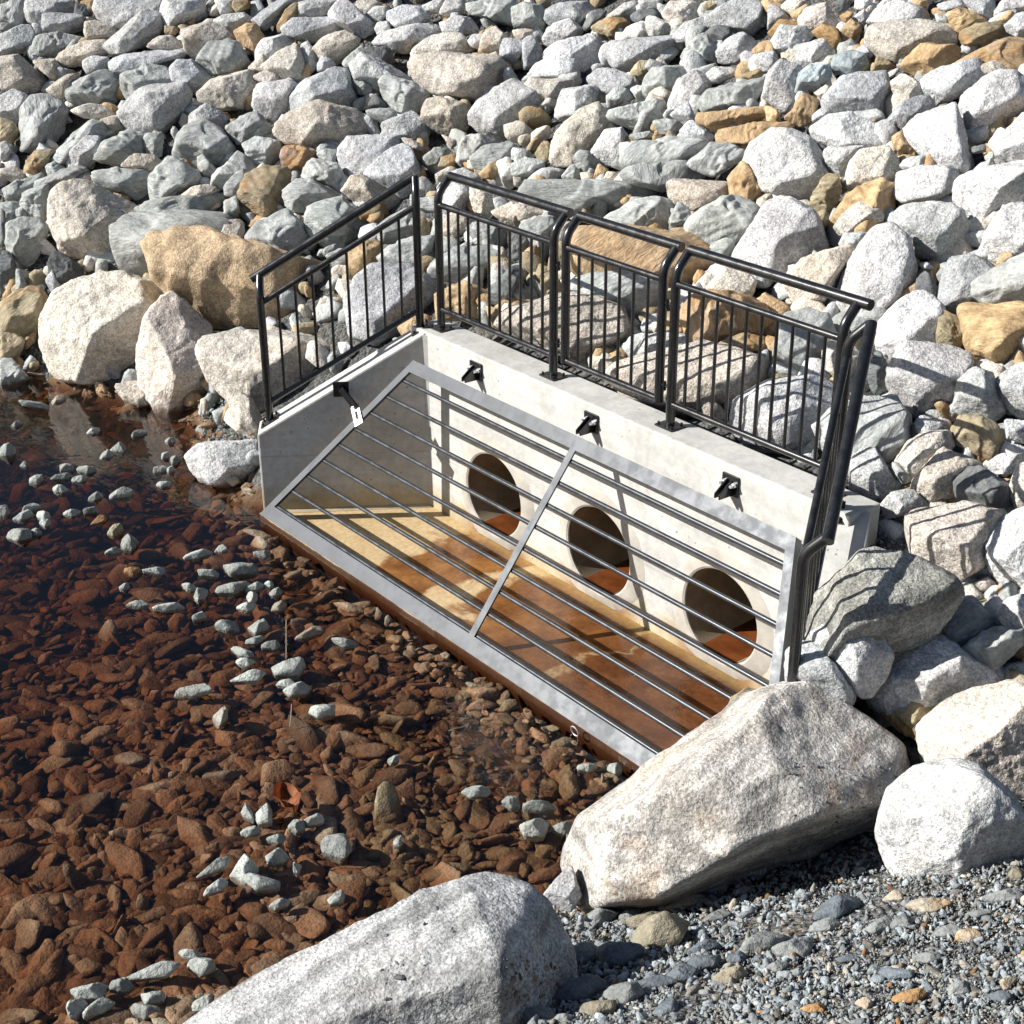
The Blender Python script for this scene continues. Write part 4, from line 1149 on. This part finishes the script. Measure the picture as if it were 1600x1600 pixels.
for i, q in enumerate(GS.split()):
    v = q.split(','); x, y, w_, h_ = 800+5*float(v[0]), 1200+5*float(v[1]), 5*float(v[2]), 5*float(v[3]); t = v[4]
    p = hit(x, y, gsurf); dist = np.linalg.norm(p-CAM); e1, e2, e3 = frame(x, y)
    n2 = np.array([-.5, 0, 1.]); n2 /= np.linalg.norm(n2); ex_ = e1-n2*(e1@n2); ex_ /= np.linalg.norm(ex_); ey_ = np.cross(n2, ex_)
    m = pproto[(i*5) % 12]; o = link('loose_stone', m, None); s = w_/FPX*dist/2; hz = h_/FPX*dist/2
    a = rg.uniform(-.5, .5); X1 = ex_*math.cos(a)+ey_*math.sin(a); Y1 = np.cross(n2, X1)
    Mx = Matrix([[X1[r]*s*1.4, Y1[r]*hz*1.5, n2[r]*max(min(s, hz)*1.5, .02), 0] for r in range(3)]+[[0, 0, 0, 1]]); Mx.translation = Vector(p+n2*hz*.25)
    o.matrix_world = Mx; c = np.array({'t': (.30, .27, .20), 'd': (.16, .185, .21), 'g': (.27, .285, .28), 'o': (.40, .24, .11), 'c': (.48, .43, .34), 'k': (.45, .36, .28)}[t])*rg.uniform(.85, 1.15)
    o.color = (*c, .1 if t not in 'oc' else .4)
    big = 'large' if w_ > 55 else 'mid-sized' if w_ > 35 else 'small'; sh = 'flat' if w_/h_ > 1.7 else 'upright' if w_/h_ < .9 else 'angular'
    lab = f"{big} {sh} {NM[t]} loose stone on gravel {spot(x, y)}"
    if lab in used3: lab = lab.replace('loose stone', 'stone')
    used3[lab] = 1; tag(o, lab, 'stone', 'loose stones lying on the near gravel')
V2, F2 = ico(2); gpro = []
for k in range(16):
    a = np.sort(rg.uniform(0, 2*math.pi, 6)); q = hull(np.stack([np.cos(a), np.sin(a)*rg.uniform(.6, .95)], -1)*rg.uniform(.8, 1.05, (6, 1)))
    X, F, _ = rock_geom(ccw(q), 2, True, .6, rg, .4, 0); gpro.append(X)
gV, gF, gC = [], [], []; off = 0
V1, F1 = ico(1); gp1 = [g_[:len(V1)] for g_ in gpro]
def gravel(px, py, s, fn, dark=1.):
    global off
    p = hit(px, py, fn)
    if p[2] < WZ+.01: return
    lo_ = s < .013; V = ((gp1 if lo_ else gpro)[rg.integers(16)]*np.array([1, .8, .6])*s)@rotm(rg).T+p; c = rg.random(); FF = F1 if lo_ else F2
    col = 1.35*np.array([.23, .255, .27]) if c < .72 else np.array([.27, .255, .22]) if c < .9 else np.array([.38, .35, .30]) if c < .985 else np.array([.40, .22, .10])
    col = col*rg.uniform(.55, 1.5)*dark; gV.append(V); gF.append(FF+off); off += len(V); gC.append(np.repeat(np.array([[*col, .05]]), len(V), 0))
for k in range(30000):
    px, py = rg.uniform(830, 1660), rg.uniform(1240, 1660)
    if py < 1330 and px < 1150: continue
    s = min(rg.lognormal(math.log(.0088), .58), .045)
    if px < 1250 and py > 1400 and rg.random() < .35: s *= 1.5
    gravel(px, py, s, gsurf)
for (x0, y0, x1, y1, n) in ((310, 610, 400, 705, 500), (1320, 800, 1450, 880, 600), (80, 380, 130, 450, 0), (280, 470, 320, 520, 60), (840, 1390, 910, 1480, 250), (1370, 965, 1400, 975, 0)):
    for k in range(n): gravel(rg.uniform(x0, x1), rg.uniform(y0, y1), min(rg.lognormal(math.log(.013), .5), .04), lambda x, y: S(x, y)-.09)
for key, n_, (bx0, bx1, by0, by1) in (('M', 46, (560, 900, 1380, 1600)), ('M', 160, (790, 880, 1490, 1600)), ('L', 110, (1230, 1400, 1180, 1330))):
    G, fr_ = BIG[key]; d = G-CAM; z_ = d@FW; ax = 800+FPX*(d@RT)/z_; ay = 800-FPX*(d@UP)/z_
    ok = np.nonzero(fr_ & (ax > bx0) & (ax < bx1) & (ay > by0) & (ay < by1))[0]
    if len(ok) == 0: continue
    for k in rg.choice(ok, n_):
        s = min(rg.lognormal(math.log(.0085), .5), .03); V = (gpro[rg.integers(16)]*np.array([1, .8, .6])*s)@rotm(rg).T+G[k]
        col = (np.array([.20, .215, .225]) if n_ != 160 else np.array([.42, .32, .26]))*rg.uniform(.5, 1.3)
        gV.append(V); gF.append(F2+off); off += len(V); gC.append(np.repeat(np.array([[*col, .05]]), len(V), 0))
me = npmesh('gravel', np.vstack(gV), np.vstack(gF)); me.materials.append(MSA)
at = me.color_attributes.new('col', 'FLOAT_COLOR', 'POINT'); at.data.foreach_set('color', np.vstack(gC).astype(np.float32).ravel())
tag(link('gravel', me, None), 'loose grey crushed gravel on the near bank', 'gravel', kind='stuff')
# ------------------------------------------------------------------ small things: dead leaf, dry stalks
def onwater(px, py, dz=0): d = ray(px, py); return CAM+d*((WZ+dz-CAM[2])/d[2])
p = onwater(450, 1262); bm = bmesh.new(); nu, nv = 12, 7; G_ = []
for i in range(nu):
    row = []
    for j in range(nv):
        u = i/(nu-1)-.5; v = j/(nv-1)-.5; wd = .085*(1-(2*u)**2)**.6+.003; zc = .05*(2*v)**2+.03*math.sin(u*9)*.5
        row.append(bm.verts.new((p[0]+u*.20+v*wd*.5, p[1]+v*wd*1.3-u*.05, p[2]+.03+zc+.012*random.uniform(-1, 1))))
    G_.append(row)
for i in range(nu-1):
    for j in range(nv-1): bm.faces.new((G_[i][j], G_[i+1][j], G_[i+1][j+1], G_[i][j+1]))
bmesh.ops.solidify(bm, geom=bm.faces[:], thickness=.002)
o = bm_obj('dead_leaf', bm, MLEAF, smooth=True); tag(o, 'curled rusty-brown dead leaf lying on the stones in the pond', 'leaf')
for (xa, ya, xb, yb, lab) in ((447, 1030, 441, 965, 'thin dry stalk rising from the pond stones near the grate corner'), (453, 1135, 452, 1100, 'short thin dry stalk standing in the open pond'),
                          (879, 1370, 878, 1310, 'thin dry stalk by the tip of the enormous banded boulder')):
    a = onwater(xa, ya, -.01); b = a+np.array([.01, .015, .0])+np.array([0, 0, (ya-yb)/FPX*9.4]); m_ = (a+b)/2+np.array([.008, -.004, 0])
    bm = bmesh.new(); tube(bm, [a, m_, b], .0022, 6, bend=.01); o = bm_obj('dry_stalk', bm, MSTALK, smooth=True); tag(o, lab, 'stalk')
